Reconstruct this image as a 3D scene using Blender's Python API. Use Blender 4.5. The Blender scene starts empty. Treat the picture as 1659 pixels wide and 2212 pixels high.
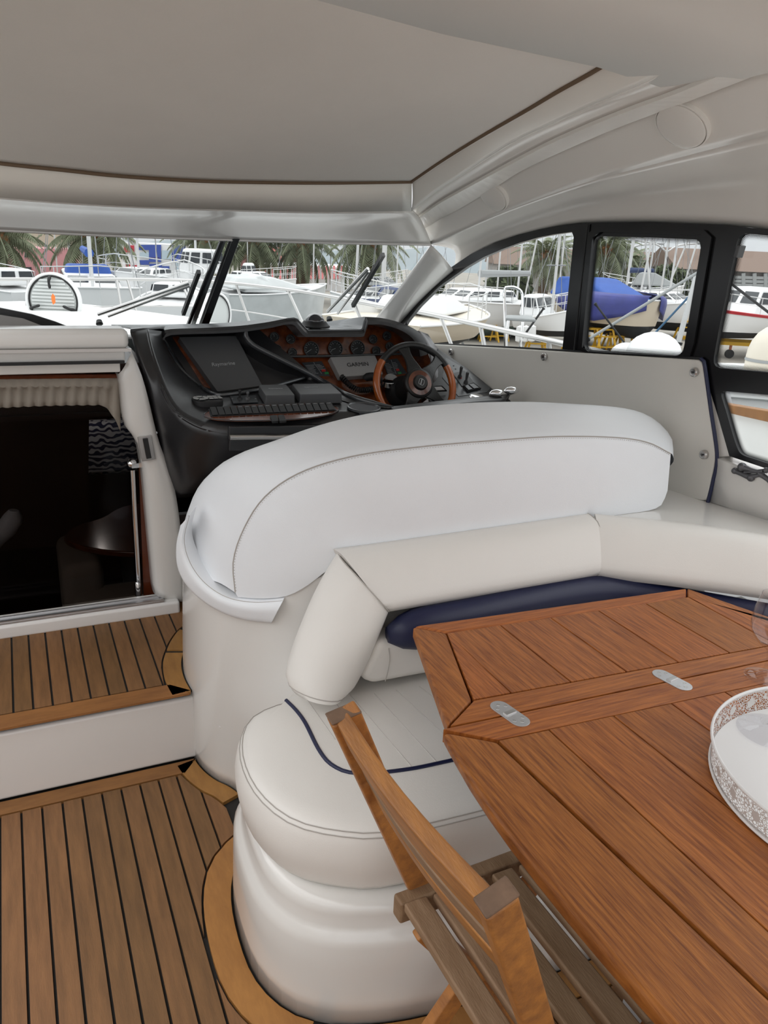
import bpy, bmesh, math, random
from mathutils import Vector as V, Matrix, Euler
from mathutils.geometry import tessellate_polygon
random.seed(7)
SC = bpy.context.scene
COL = SC.collection
# ------------------------------------------------------------------ camera
W, H, F = 1659.0, 2212.0, 1700.0
CX, CY = W/2, H/2
vf = V((0-CX, -(487-CY), -F)).normalized()
vr = V((4700-CX, -(700-CY), -F)); vr = (vr - vf*vr.dot(vf)).normalized()
vu = vr.cross(vf)
R = Matrix((vr, vf, vu))
EYE = V((0, 0, 1.55))
cam_d = bpy.data.cameras.new('camera'); cam = bpy.data.objects.new('camera', cam_d); COL.objects.link(cam)
cam_d.sensor_fit = 'HORIZONTAL'; cam_d.sensor_width = 36; cam_d.lens = F/W*36
cam_d.clip_start = 0.02; cam_d.clip_end = 900
cam.matrix_world = Matrix.Translation(EYE) @ R.to_4x4()
SC.camera = cam
# ------------------------------------------------------------------ light: overcast sky, brighter overhead
wd = bpy.data.worlds.new('overcast_sky'); SC.world = wd; wd.use_nodes = True
nt = wd.node_tree; nt.nodes.clear()
o_ = nt.nodes.new('ShaderNodeOutputWorld'); bg = nt.nodes.new('ShaderNodeBackground')
tc = nt.nodes.new('ShaderNodeTexCoord'); sp = nt.nodes.new('ShaderNodeSeparateXYZ'); cr = nt.nodes.new('ShaderNodeValToRGB')
nz = nt.nodes.new('ShaderNodeTexNoise'); nz.inputs['Scale'].default_value = 3.0; nz.inputs['Detail'].default_value = 4
mx = nt.nodes.new('ShaderNodeMix'); mx.data_type = 'RGBA'; mx.blend_type = 'MULTIPLY'; mx.inputs[0].default_value = 0.12
nt.links.new(tc.outputs['Generated'], sp.inputs[0]); nt.links.new(sp.outputs['Z'], cr.inputs[0])
nt.links.new(tc.outputs['Generated'], nz.inputs['Vector'])
nt.links.new(cr.outputs[0], mx.inputs[6]); nt.links.new(nz.outputs['Fac'], mx.inputs[7])
nt.links.new(mx.outputs[2], bg.inputs[0]); nt.links.new(bg.outputs[0], o_.inputs[0])
e = cr.color_ramp.elements
e[0].position = 0.0; e[0].color = (0.33, 0.335, 0.345, 1)
e[1].position = 1.0; e[1].color = (1.0, 1.0, 1.0, 1)
e2 = cr.color_ramp.elements.new(0.02); e2.color = (0.345, 0.35, 0.36, 1)
bg.inputs['Strength'].default_value = 2.6
sd = bpy.data.lights.new('soft_sun', 'SUN'); sd.energy = 0.5; sd.angle = math.radians(50); sd.color = (1, 0.99, 0.98)
sun = bpy.data.objects.new('soft_sun', sd); COL.objects.link(sun); sun.rotation_euler = (math.radians(-42), math.radians(-30), 0)
SC.view_settings.view_transform = 'Standard'; SC.view_settings.look = 'None'
SC.view_settings.exposure = 0.0; SC.view_settings.gamma = 1; SC.view_settings.use_curve_mapping = False

# ------------------------------------------------------------------ pixel -> place helpers
def ray(px, py): return R @ V((px-CX, -(py-CY), -F))
def hz(px, py, z): d = ray(px, py); return EYE + d*((z-EYE.z)/d.z)
def hy(px, py, y): d = ray(px, py); return EYE + d*(y/d.y)
def hx(px, py, x): d = ray(px, py); return EYE + d*(x/d.x)
def hp(px, py, p0, n): d = ray(px, py); p0 = V(p0); n = V(n); return EYE + d*((p0-EYE).dot(n)/d.dot(n))
FH = V((-R[0][2], -R[1][2], 0)).normalized()       # horizontal view direction
RH = V((FH.y, -FH.x, 0))
def hd(px, py, D): return hp(px, py, EYE+FH*D, FH)
def hs(px, py, f, lo=0.3, hi=8.0):                   # ray against f(p)=0
    d = ray(px, py).normalized(); a, b = lo, hi
    fa = f(EYE+d*a)
    for _ in range(40):
        m = (a+b)/2; fm = f(EYE+d*m)
        if (fm > 0) == (fa > 0): a = m
        else: b = m
    return EYE+d*((a+b)/2)

# ------------------------------------------------------------------ materials
MATS = {}
def mat(name, col, rough=0.5, metal=0.0, var=0.0, vscale=6.0, bump=0.0, bscale=60.0, coat=0.0, spec=0.5, emit=0, stretch=None, col2=None, rnd=0.0, alpha=1):
    if name in MATS: return MATS[name]
    m = bpy.data.materials.new(name); m.use_nodes = True; t = m.node_tree; p = t.nodes['Principled BSDF']
    p.inputs['Base Color'].default_value = (*col, 1); p.inputs['Roughness'].default_value = rough; p.inputs['Metallic'].default_value = metal
    p.inputs['Coat Weight'].default_value = coat; p.inputs['Specular IOR Level'].default_value = spec; p.inputs['Coat Roughness'].default_value = 0.08
    if alpha < 1: p.inputs['Alpha'].default_value = alpha
    if emit: p.inputs['Emission Color'].default_value = (*col, 1); p.inputs['Emission Strength'].default_value = emit
    if var or bump or rnd:
        c = t.nodes.new('ShaderNodeTexCoord'); mp = t.nodes.new('ShaderNodeMapping')
        t.links.new(c.outputs['Object'], mp.inputs[0])
        if stretch: mp.inputs['Scale'].default_value = stretch
        oi = t.nodes.new('ShaderNodeObjectInfo')
        if rnd:
            vm = t.nodes.new('ShaderNodeVectorMath'); vm.operation = 'SCALE'; vm.inputs[0].default_value = (37, 19, 53)
            t.links.new(oi.outputs['Random'], vm.inputs['Scale']); t.links.new(vm.outputs[0], mp.inputs['Location'])
    if var:
        n = t.nodes.new('ShaderNodeTexNoise'); n.inputs['Scale'].default_value = vscale; n.inputs['Detail'].default_value = 6; n.inputs['Roughness'].default_value = .62
        t.links.new(mp.outputs[0], n.inputs[0])
        r = t.nodes.new('ShaderNodeValToRGB'); r.color_ramp.elements[0].position = .3; r.color_ramp.elements[1].position = .7
        c2 = col2 if col2 else tuple(x*(1-var) for x in col)
        r.color_ramp.elements[0].color = (*c2, 1); r.color_ramp.elements[1].color = (*col, 1)
        t.links.new(n.outputs['Fac'], r.inputs[0]); out = r.outputs[0]
        if rnd:
            hs_ = t.nodes.new('ShaderNodeHueSaturation'); mr = t.nodes.new('ShaderNodeMapRange')
            mr.inputs['To Min'].default_value = 1-rnd; mr.inputs['To Max'].default_value = 1+rnd
            t.links.new(oi.outputs['Random'], mr.inputs[0]); t.links.new(mr.outputs[0], hs_.inputs['Value'])
            mr2 = t.nodes.new('ShaderNodeMapRange'); mr2.inputs['To Min'].default_value = .506; mr2.inputs['To Max'].default_value = .499
            t.links.new(oi.outputs['Random'], mr2.inputs[0]); t.links.new(mr2.outputs[0], hs_.inputs['Hue'])
            t.links.new(out, hs_.inputs['Color']); out = hs_.outputs[0]
        t.links.new(out, p.inputs['Base Color'])
    if bump:
        n2 = t.nodes.new('ShaderNodeTexNoise'); n2.inputs['Scale'].default_value = bscale; n2.inputs['Detail'].default_value = 3
        t.links.new(mp.outputs[0], n2.inputs[0])
        b = t.nodes.new('ShaderNodeBump'); b.inputs['Strength'].default_value = bump; b.inputs['Distance'].default_value = .002
        t.links.new(n2.outputs['Fac'], b.inputs['Height']); t.links.new(b.outputs[0], p.inputs['Normal'])
    MATS[name] = m; return m
def glassm(name, tint=(1, 1, 1), ior=1.45, rough=0.0):
    m = bpy.data.materials.new(name); m.use_nodes = True; t = m.node_tree; t.nodes.clear()
    o = t.nodes.new('ShaderNodeOutputMaterial'); mx = t.nodes.new('ShaderNodeMixShader'); f = t.nodes.new('ShaderNodeFresnel'); f.inputs[0].default_value = ior
    a = t.nodes.new('ShaderNodeBsdfTransparent'); g = t.nodes.new('ShaderNodeBsdfGlossy'); g.inputs['Roughness'].default_value = rough
    a.inputs[0].default_value = (*tint, 1)
    ge = t.nodes.new('ShaderNodeNewGeometry'); iv = t.nodes.new('ShaderNodeMath'); iv.operation = 'SUBTRACT'; iv.inputs[0].default_value = 1; t.links.new(ge.outputs['Backfacing'], iv.inputs[1])
    mu = t.nodes.new('ShaderNodeMath'); mu.operation = 'MULTIPLY'; t.links.new(f.outputs[0], mu.inputs[0]); t.links.new(iv.outputs[0], mu.inputs[1])
    t.links.new(mu.outputs[0], mx.inputs[0]); t.links.new(a.outputs[0], mx.inputs[1]); t.links.new(g.outputs[0], mx.inputs[2]); t.links.new(mx.outputs[0], o.inputs[0])
    MATS[name] = m; return m
gel = mat('gelcoat_cream', (.79, .775, .745), .2, coat=.5, var=.03, vscale=2)
gelw = mat('gelcoat_white', (.84, .82, .80), .22, coat=.3, var=.04, vscale=3)
roofm = mat('roof_gelcoat', (.84, .82, .775), .26, coat=.2, var=.03, vscale=2)
rimm = mat('roof_rim_satin', (.86, .84, .78), .35, var=.03)
canvas = mat('sunroof_canvas', (.80, .79, .75), .9, var=.07, vscale=1.5, bump=.25, bscale=300)
vinyl = mat('vinyl_ivory', (.83, .805, .765), .42, bump=.12, bscale=420, var=.03, vscale=3)
vinylw = mat('vinyl_white', (.89, .915, .945), .5, bump=.15, bscale=420, var=.03, vscale=4)
vinylp = mat('vinyl_panel', (.74, .72, .67), .42, bump=.1, bscale=350, var=.05, vscale=2.5)
navy = mat('navy_vinyl', (.010, .014, .055), .42, bump=.1, bscale=400)
stitch = mat('stitch_thread', (.46, .43, .40), .8)
groove = mat('groove_thread', (.60, .57, .54), .8)
blackf = mat('black_frame', (.006, .006, .007), .22)
blackr = mat('black_rubber', (.012, .012, .013), .6)
dashm = mat('dash_black', (.019, .019, .021), .30, spec=.7, bump=.08, bscale=500)
dashd = mat('dash_charcoal', (.045, .050, .056), .27, spec=.9)
dashg = mat('dash_side_grey', (.14, .135, .14), .3)
cover = mat('cover_grey', (.085, .088, .092), .42)
garm = mat('cover_silver', (.34, .335, .33), .4)
letter = mat('letter_grey', (.42, .43, .44), .5)
letterd = mat('letter_dark', (.02, .02, .025), .5)
chrome = mat('chrome', (.85, .85, .86), .08, 1.0)
steel = mat('brushed_steel', (.55, .54, .53), .3, 1.0)
alu = mat('aluminium', (.62, .62, .63), .35, .9)
burl = mat('burl_wood', (.24, .062, .018), .18, var=.8, vscale=24, col2=(.05, .010, .004), coat=.6)
mahog = mat('mahogany', (.14, .028, .008), .2, var=.5, vscale=8, stretch=(1, 1, .2), coat=.5)
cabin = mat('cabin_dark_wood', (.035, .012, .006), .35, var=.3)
rimwood = mat('wheel_wood', (.50, .12, .022), .18, var=.35, vscale=20, coat=.7)
leather = mat('wheel_leather', (.012, .012, .012), .38, bump=.5, bscale=120)
teakd = mat('deck_teak', (.26, .122, .047), .62, var=.4, vscale=9, stretch=(7, .7, 1), col2=(.165, .078, .030), rnd=.16, bump=.3, bscale=90)
teakm = mat('deck_margin_teak', (.34, .145, .045), .55, var=.3, vscale=8, stretch=(1.2, 5, 1), col2=(.23, .095, .03), rnd=.1)
teakc = mat('deck_curve_teak', (.42, .195, .052), .5, var=.35, vscale=8, stretch=(5, 1.2, 1), col2=(.30, .13, .036), rnd=.1)
caulk = mat('black_caulk', (.016, .015, .014), .7)
tablem = mat('table_teak', (.50, .165, .036), .42, var=.6, vscale=13, stretch=(14, .7, 3), col2=(.17, .042, .010), rnd=.10, bump=.35, bscale=60, spec=.35)
tablex = mat('table_teak_cross', (.50, .165, .036), .42, var=.6, vscale=13, stretch=(.7, 14, 3), col2=(.20, .050, .012), rnd=.08, bump=.35, bscale=60, spec=.35)
chairm = mat('chair_teak', (.50, .20, .05), .5, var=.55, vscale=9, stretch=(5, .9, 5), col2=(.27, .105, .035), rnd=.10, bump=.3, bscale=70)
chairg = mat('chair_teak_weathered', (.31, .20, .12), .65, var=.45, vscale=9, stretch=(6, .9, 6), col2=(.20, .115, .06), rnd=.08, bump=.4, bscale=70)
endg = mat('chair_end_grain', (.20, .12, .075), .7, var=.4, vscale=30)
whitep = mat('white_enamel', (.82, .82, .82), .35)
curt = mat('curtain_cloth', (.36, .32, .27), .9, var=.15, vscale=4, stretch=(8, 1, 1))
glassw = glassm('window_glass', (.93, .95, .95), 1.35)
glassd = glassm('cabin_glass', (.60, .57, .55), 1.18)
crystal = glassm('drinking_glass', (.965, .965, .975), 1.6)
def fritmat():
    m = bpy.data.materials.new('frit_dots'); m.use_nodes = True; t = m.node_tree; N = t.nodes; L = t.links; N.clear()
    def M(op, a, b=None):
        n = N.new('ShaderNodeMath'); n.operation = op
        for i, x in enumerate((a, b)):
            if x is None: continue
            if isinstance(x, (int, float)): n.inputs[i].default_value = x
            else: L.new(x, n.inputs[i])
        return n.outputs[0]
    uv = N.new('ShaderNodeUVMap'); s = N.new('ShaderNodeSeparateXYZ'); L.new(uv.outputs[0], s.inputs[0])
    rows = 5.0
    v = M('MULTIPLY', s.outputs[1], rows); r = M('FLOOR', v); u = M('ADD', s.outputs[0], M('MULTIPLY', M('MODULO', r, 2.0), .5))
    fx = M('SUBTRACT', M('FRACT', u), .5); fy = M('SUBTRACT', M('FRACT', v), .5)
    d = M('SQRT', M('ADD', M('MULTIPLY', fx, fx), M('MULTIPLY', fy, fy)))
    rad = M('ADD', M('MULTIPLY', s.outputs[1], .38), .22); hole = M('LESS_THAN', d, rad)
    o = N.new('ShaderNodeOutputMaterial'); mx = N.new('ShaderNodeMixShader'); a = N.new('ShaderNodeBsdfPrincipled'); a.inputs['Base Color'].default_value = (.01, .01, .01, 1)
    b = N.new('ShaderNodeBsdfTransparent'); L.new(hole, mx.inputs[0]); L.new(a.outputs[0], mx.inputs[1]); L.new(b.outputs[0], mx.inputs[2]); L.new(mx.outputs[0], o.inputs[0])
    return m
frit = fritmat()

# ------------------------------------------------------------------ mesh builders
class MB:
    def __init__(s): s.v = []; s.f = []; s.m = []; s.mats = []; s.uv = {}
    def mi(s, m):
        if m is None: return 0
        if m not in s.mats: s.mats.append(m)
        return s.mats.index(m)
    def add(s, vs, fs, m=None):
        k = len(s.v); s.v += [V(p) for p in vs]; i = s.mi(m)
        for f in fs: s.f.append([a+k for a in f]); s.m.append(i)
        return s
    def box(s, c, d, rot=None, m=None):
        c = V(c); x, y, z = [q/2 for q in d]
        vs = [V((a, b, e)) for a in (-x, x) for b in (-y, y) for e in (-z, z)]
        if rot is not None: vs = [rot @ p for p in vs]
        return s.add([c+p for p in vs], [(0, 1, 3, 2), (4, 6, 7, 5), (0, 4, 5, 1), (2, 3, 7, 6), (0, 2, 6, 4), (1, 5, 7, 3)], m)
    def beam(s, a, b, w, h, up=(0, 0, 1), m=None, w2=None, h2=None):
        a = V(a); b = V(b); d = (b-a).normalized(); sd_ = d.cross(V(up)).normalized(); u = sd_.cross(d)
        w2 = w2 or w; h2 = h2 or h
        vs = [a+sd_*x*w/2+u*y*h/2 for x, y in ((-1, -1), (1, -1), (1, 1), (-1, 1))]+[b+sd_*x*w2/2+u*y*h2/2 for x, y in ((-1, -1), (1, -1), (1, 1), (-1, 1))]
        return s.add(vs, [(3, 2, 1, 0), (4, 5, 6, 7), (0, 1, 5, 4), (1, 2, 6, 5), (2, 3, 7, 6), (3, 0, 4, 7)], m)
    def tube(s, pts, r, n=8, closed=False, m=None, flat=1.0):
        pts = [V(p) for p in pts]; K = len(pts); rs = r if isinstance(r, (list, tuple)) else [r]*K
        vs = []; ref = V((0, 0, 1))
        t0 = (pts[1]-pts[0]).normalized()
        if abs(t0.dot(ref)) > .95: ref = V((1, 0, 0))
        nrm = (ref-t0*ref.dot(t0)).normalized()
        for i, p in enumerate(pts):
            if closed: t = (pts[(i+1) % K]-pts[i-1]).normalized()
            else: t = (pts[min(i+1, K-1)]-pts[max(i-1, 0)]).normalized()
            nrm = (nrm-t*nrm.dot(t)).normalized(); bn = t.cross(nrm)
            for j in range(n):
                a = 2*math.pi*j/n; vs.append(p+(nrm*math.cos(a)*flat+bn*math.sin(a))*rs[i])
        fs = []
        for i in range(K if closed else K-1):
            for j in range(n):
                a = i*n+j; b = i*n+(j+1) % n; c = ((i+1) % K)*n+(j+1) % n; d = ((i+1) % K)*n+j; fs.append((a, b, c, d))
        if not closed: fs.append(tuple(range(n-1, -1, -1))); fs.append(tuple((K-1)*n+j for j in range(n)))
        return s.add(vs, fs, m)
    def lathe(s, prof, o=(0, 0, 0), axis=(0, 0, 1), n=24, m=None, cap=True):
        ax = V(axis).normalized(); x = ax.orthogonal().normalized(); y = ax.cross(x); o = V(o); vs = []
        for r, h in prof:
            for j in range(n):
                a = 2*math.pi*j/n; vs.append(o+ax*h+(x*math.cos(a)+y*math.sin(a))*r)
        fs = [(i*n+j, i*n+(j+1) % n, (i+1)*n+(j+1) % n, (i+1)*n+j) for i in range(len(prof)-1) for j in range(n)]
        if cap: fs.append(tuple(range(n-1, -1, -1))); fs.append(tuple((len(prof)-1)*n+j for j in range(n)))
        return s.add(vs, fs, m)
    def prism(s, pts, vec, m=None):
        pts = [V(p) for p in pts]; n = len(pts); vec = V(vec)
        nrm = V((0, 0, 0))
        for i in range(n): nrm += pts[i].cross(pts[(i+1) % n])
        if nrm.dot(vec) > 0: pts = pts[::-1]
        vs = pts+[p+vec for p in pts]
        fs = [tuple(range(n)), tuple(range(2*n-1, n-1, -1))]+[(i, i+n, (i+1) % n+n, (i+1) % n) for i in range(n)]
        return s.add(vs, fs, m)
    def patch(s, rows, m=None, close=False):
        k = len(rows[0]); vs = [p for r in rows for p in r]; fs = []
        for i in range(len(rows)-1):
            for j in range(k if close else k-1):
                j2 = (j+1) % k; fs.append((i*k+j, i*k+j2, (i+1)*k+j2, (i+1)*k+j))
        return s.add(vs, fs, m)
    def ring(s, outer, inner, vec, m=None):
        # closed frame between two loops of equal count, thickness vec
        n = len(outer); vec = V(vec); L4 = [[V(p) for p in outer], [V(p) for p in inner], [V(p)+vec for p in inner], [V(p)+vec for p in outer]]
        vs = [p for l in L4 for p in l]; fs = []
        for a in range(4):
            b = (a+1) % 4
            for j in range(n): fs.append((a*n+j, a*n+(j+1) % n, b*n+(j+1) % n, b*n+j))
        return s.add(vs, fs, m)
    def ell(s, c, r, m=None, nu=14, nv=8, rot=None):
        c = V(c); vs = []; 
        for i in range(nv+1):
            ph = math.pi*i/nv
            for j in range(nu):
                a = 2*math.pi*j/nu; p = V((r[0]*math.sin(ph)*math.cos(a), r[1]*math.sin(ph)*math.sin(a), r[2]*math.cos(ph)))
                vs.append(c+(rot @ p if rot is not None else p))
        fs = [(i*nu+j, (i+1)*nu+j, (i+1)*nu+(j+1) % nu, i*nu+(j+1) % nu) for i in range(nv) for j in range(nu)]
        return s.add(vs, fs, m)
    def build(s, name, m=None, parent=None, label=None, smooth=40, bevel=0, seg=3, clean=True, solid=0):
        me = bpy.data.meshes.new(name)
        base = wloc(parent)
        me.from_pydata([tuple(p-base) for p in s.v], [], s.f)
        ml = s.mats if s.mats else [m]
        if s.mats and m is not None and None in s.mats: ml = [m if q is None else q for q in s.mats]
        for q in ml: me.materials.append(q)
        if len(ml) > 1:
            for p, i in zip(me.polygons, s.m): p.material_index = i
        if clean:
            bm = bmesh.new(); bm.from_mesh(me); bmesh.ops.remove_doubles(bm, verts=bm.verts, dist=1e-5); bmesh.ops.recalc_face_normals(bm, faces=bm.faces); bm.to_mesh(me); bm.free()
        if smooth:
            me.polygons.foreach_set('use_smooth', [True]*len(me.polygons)); me.set_sharp_from_angle(angle=math.radians(smooth))
        ob = bpy.data.objects.new(name, me); COL.objects.link(ob)
        if parent is not None: ob.parent = parent
        if label: ob['label'] = label
        if solid:
            sm = ob.modifiers.new('solid', 'SOLIDIFY'); sm.thickness = abs(solid); sm.offset = 1 if solid > 0 else -1
        if bevel:
            b = ob.modifiers.new('bevel', 'BEVEL'); b.width = bevel; b.segments = seg; b.limit_method = 'ANGLE'; b.angle_limit = math.radians(35)
            me.set_sharp_from_angle(angle=math.radians(180)); b.harden_normals = False
            if smooth: w = ob.modifiers.new('wn', 'WEIGHTED_NORMAL'); w.keep_sharp = True
        return ob
def wloc(o):
    p = V((0, 0, 0))
    while o is not None: p += o.location; o = o.parent
    return p
def tag(o, label, cat, group=None):
    o['label'] = label; o['category'] = cat
    if group: o['group'] = group
    return o
def thing(name, label, cat, loc=(0, 0, 0), group=None):
    o = bpy.data.objects.new(name, None); o.empty_display_size = .1; COL.objects.link(o); o.location = V(loc); tag(o, label, cat, group); return o
def struct(o, label=None):
    o['kind'] = 'structure'
    if label: o['label'] = label
    return o
def sroot(name, label, loc=(0, 0, 0)):
    o = bpy.data.objects.new(name, None); COL.objects.link(o); o.location = V(loc); return struct(o, label)
def dup(root, loc, rz=0, label=None, group=None, sc=None):
    r = root.copy(); COL.objects.link(r); r.location = loc; r.rotation_euler = (0, 0, rz)
    if sc: r.scale = (sc,)*3
    if label: r['label'] = label
    if group: r['group'] = group
    for c0 in list(root.children):
        c = c0.copy(); COL.objects.link(c); c.parent = r
        for g0 in c0.children: g = g0.copy(); COL.objects.link(g); g.parent = c
    return r
def cat(pts, n, closed=False):          # Catmull-Rom through points, n samples evenly by length
    pts = [V(p) for p in pts]; K = len(pts); out = []
    if K == 2 and not closed: fine = [pts[0].lerp(pts[1], i/50) for i in range(51)]
    else:
        fine = []
        for i in range(K if closed else K-1):
            if closed: a, b, c, d = pts[i-1], pts[i], pts[(i+1) % K], pts[(i+2) % K]
            else:
                b, c = pts[i], pts[i+1]; a = pts[i-1] if i else b*2-c; d = pts[i+2] if i+2 < K else c*2-b
            for j in range(12):
                t = j/12; fine.append(.5*((2*b)+(c-a)*t+(2*a-5*b+4*c-d)*t*t+(3*b-a-3*c+d)*t*t*t))
        fine.append(pts[0] if closed else pts[-1])
    L = [0]
    for i in range(1, len(fine)): L.append(L[-1]+(fine[i]-fine[i-1]).length)
    T = L[-1]; k = 0; m = n if closed else n-1
    for i in range(n):
        t = T*i/m
        while k < len(L)-2 and L[k+1] < t: k += 1
        s_ = (t-L[k])/max(1e-9, L[k+1]-L[k]); out.append(fine[k].lerp(fine[k+1], min(1, max(0, s_))))
    return out
def lin(pts, n, closed=False):          # straight segments resampled evenly
    pts = [V(p) for p in pts]
    if closed: pts = pts+[pts[0]]
    L = [0]
    for i in range(1, len(pts)): L.append(L[-1]+(pts[i]-pts[i-1]).length)
    out = []; k = 0; m = n if closed else n-1
    for i in range(n):
        t = L[-1]*i/m
        while k < len(L)-2 and L[k+1] < t: k += 1
        out.append(pts[k].lerp(pts[k+1], (t-L[k])/max(1e-9, L[k+1]-L[k])))
    return out
def rowsmooth(rows, k):                  # refine across rows with Catmull-Rom
    n = len(rows[0]); cols = [cat([r[j] for r in rows], (len(rows)-1)*k+1) if len(rows) > 2 else lin([r[j] for r in rows], k+1) for j in range(n)]
    return [[cols[j][i] for j in range(n)] for i in range(len(cols[0]))]
def roundpoly(pts, r, k=4):              # round the corners of a closed polygon
    pts = [V(p) for p in pts]; n = len(pts); out = []
    for i in range(n):
        p, a, b = pts[i], pts[i-1], pts[(i+1) % n]
        rr = min(r, (a-p).length*.45, (b-p).length*.45); u = (a-p).normalized()*rr; w = (b-p).normalized()*rr
        for j in range(k+1):
            t = j/k; out.append((p+u)*(1-t)**2+p*2*t*(1-t)+(p+w)*t*t)
    return out
def txt(name, s_, o, xd, yd, size, m, parent, ext=.0004, label=None):
    cu = bpy.data.curves.new(name, 'FONT'); cu.body = s_; cu.size = size; cu.extrude = ext; cu.align_x = 'CENTER'; cu.align_y = 'CENTER'
    t = bpy.data.objects.new(name, cu); COL.objects.link(t); bpy.context.view_layer.update()
    me = bpy.data.meshes.new_from_object(t); bpy.data.objects.remove(t)
    xd = V(xd).normalized(); yd = V(yd); yd = (yd-xd*yd.dot(xd)).normalized(); zd = xd.cross(yd)
    M4 = Matrix((xd, yd, zd)).transposed().to_4x4(); M4.translation = V(o)-wloc(parent); me.transform(M4)
    me.materials.clear(); me.materials.append(m)
    ob = bpy.data.objects.new(name, me); COL.objects.link(ob); ob.parent = parent
    if label: ob['label'] = label
    return ob
def p2(px, o, s_): return (o[0]+px[0]/s_, o[1]+px[1]/s_)
#==SECTIONS==
# ================================================================== SETTING: cockpit shell
XW = lambda y: 2.05-.12*(y-1.5)
WN = V((1, .12, 0)).normalized(); WP = V((2.05, 1.5, 0))           # starboard wall plane
def w(px, py, off=0): return hp(px, py, WP-WN*off, WN)
# ---- floor (lower sole): caulk base, planks as parts
floor = struct(MB().box((.65, .55, -.02), (3.9, 4.7, .02)).build('floor', caulk))
footS = [hz(x, y, 0) for x, y in ((505, 1904), (511, 1981), (546, 2100), (615, 2174), (696, 2201), (789, 2210), (904, 2199))]
HF = [(.560, 1.60), (.530, 1.72), (.500, 1.84), (.463, 1.935), (.430, 1.985), (.404, 2.05), (.392, 2.12), (.388, 2.20), (.396, 2.28), (.413, 2.34), (.45, 2.43), (.50, 2.50), (.60, 2.56)]
SF = [(.47, 1.68), (.415, 1.64), (.376, 1.575), (.352, 1.463), (.350, 1.302), (.388, 1.195), (.452, 1.132), (.532, 1.094), (.641, 1.066), (.80, 1.05), (1.2, 1.035), (2.2, 1.0)]
def offc(c, d):                                       # offset an open plan curve to its port/outer side
    c = cat([(x, y, 0) for x, y in c], 60); out = []
    for i in range(len(c)):
        t = (c[min(i+1, 59)]-c[max(i-1, 0)]).normalized(); out.append(c[i]+V((-t.y, t.x, 0))*d)
    return out
SFc = cat([(x, y, 0) for x, y in SF], 60); SFo = offc(SF, -.072); SFj = offc(SF, -.078); SFg = offc(SF, -.006)
HFc = cat([(x, y, 0) for x, y in HF], 60); HFo = offc(HF, .062); HFj = offc(HF, .068); HFg = offc(HF, .006)
def crossx(curve, x, pick):
    ys = []
    for a, b in zip(curve[:-1], curve[1:]):
        if (a.x-x)*(b.x-x) <= 0 and abs(a.x-b.x) > 1e-9: ys.append(a.y+(b.y-a.y)*(x-a.x)/(b.x-a.x))
    return (pick(ys) if ys else None)
PW, PG = .0525, .0062
RY = 2.112
def plank(poly, m, z0, par, name='plank', h=.004):
    if len(poly) < 3: return
    MB().prism([V((p[0], p[1], z0)) for p in poly], (0, 0, h)).build(name, m, par, smooth=0)
MY = 2.045
k = 0
for i in range(-20, 34):
    x0 = -.158+.0565*i+PG/2 if False else -.1575+i*.0535; x1 = x0+.0535-PG
    if x0 > 2.1: break
    xs = [x0+(x1-x0)*t/5 for t in range(6)]
    top = []; bot = []; ok = []
    for x in xs:
        f = MY
        a = crossx([p for p in HFj if p.y < 2.12], x, min)
        if a is not None: f = min(f, a)
        elif x > .50: f = 1.85
        b = crossx([p for p in SFj if p.y > 1.43], x, max) if x > .272 else None
        top.append(f); bot.append(b if b is not None else (1.74 if x > .36 else 1.44))
    if x1 < .272+.01:
        plank([(x, t) for x, t in zip(xs, top)]+[(xs[-1], -1.5), (xs[0], -1.5)], teakd, -.01, floor, h=.0105)
    else:
        if x1 < .50 and all(t-b > .01 for t, b in zip(top, bot)): plank([(x, t) for x, t in zip(xs, top)]+[(x, b) for x, b in list(zip(xs, bot))[::-1]], teakd, -.01, floor, h=.0105)
        lo = [crossx([p for p in SFj if p.y < 1.45], x, min) for x in xs]; lo = [1.42 if q is None else q for q in lo]
        plank([(x, t) for x, t in zip(xs, lo)]+[(xs[-1], -1.5), (xs[0], -1.5)], teakd, -.01, floor, h=.0105)
# margin boards
cp = [p for p in HFo if p.y < 2.05]
plank([(-1.2, RY-.004), (.388, RY-.004), (.343, MY+.006), (-1.2, MY+.006)], teakm, -.01, floor, 'margin_board', .011)
def ringseg(inner, outer, i0, i1, z0, par, h=.011):
    a = inner[i0:i1]; b = outer[i0:i1]
    plank([(p.x, p.y) for p in a]+[(p.x, p.y) for p in b[::-1]], teakc, z0, par, 'curved_margin_board', h)
idx = [i for i, p in enumerate(HFg) if p.y < 2.10]
i1 = max(idx); i0 = min(i for i, p in enumerate(HFg) if p.y < 1.905 and p.x > .44) if any(p.y < 1.905 for p in HFg) else 0
i0 = max(i for i, p in enumerate(HFg[:i1]) if p.y < 1.90)
ringseg(HFg, HFo, i0, i1+1, -.01, floor)
for a, b in ((0, 16), (16, 26), (26, 40), (40, 60)): ringseg(SFg, SFo, a, b-0 if b < 60 else 60, -.01, floor) if False else ringseg(SFg, SFo, a, b, -.01, floor)
gq, oq = HFg[i1], HFo[i1]; plank([(gq.x, gq.y+.002), (oq.x, oq.y+.002), (.346, 2.048), (.391, 2.105)], teakc, -.01, floor, 'curved_margin_board', .011)
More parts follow.
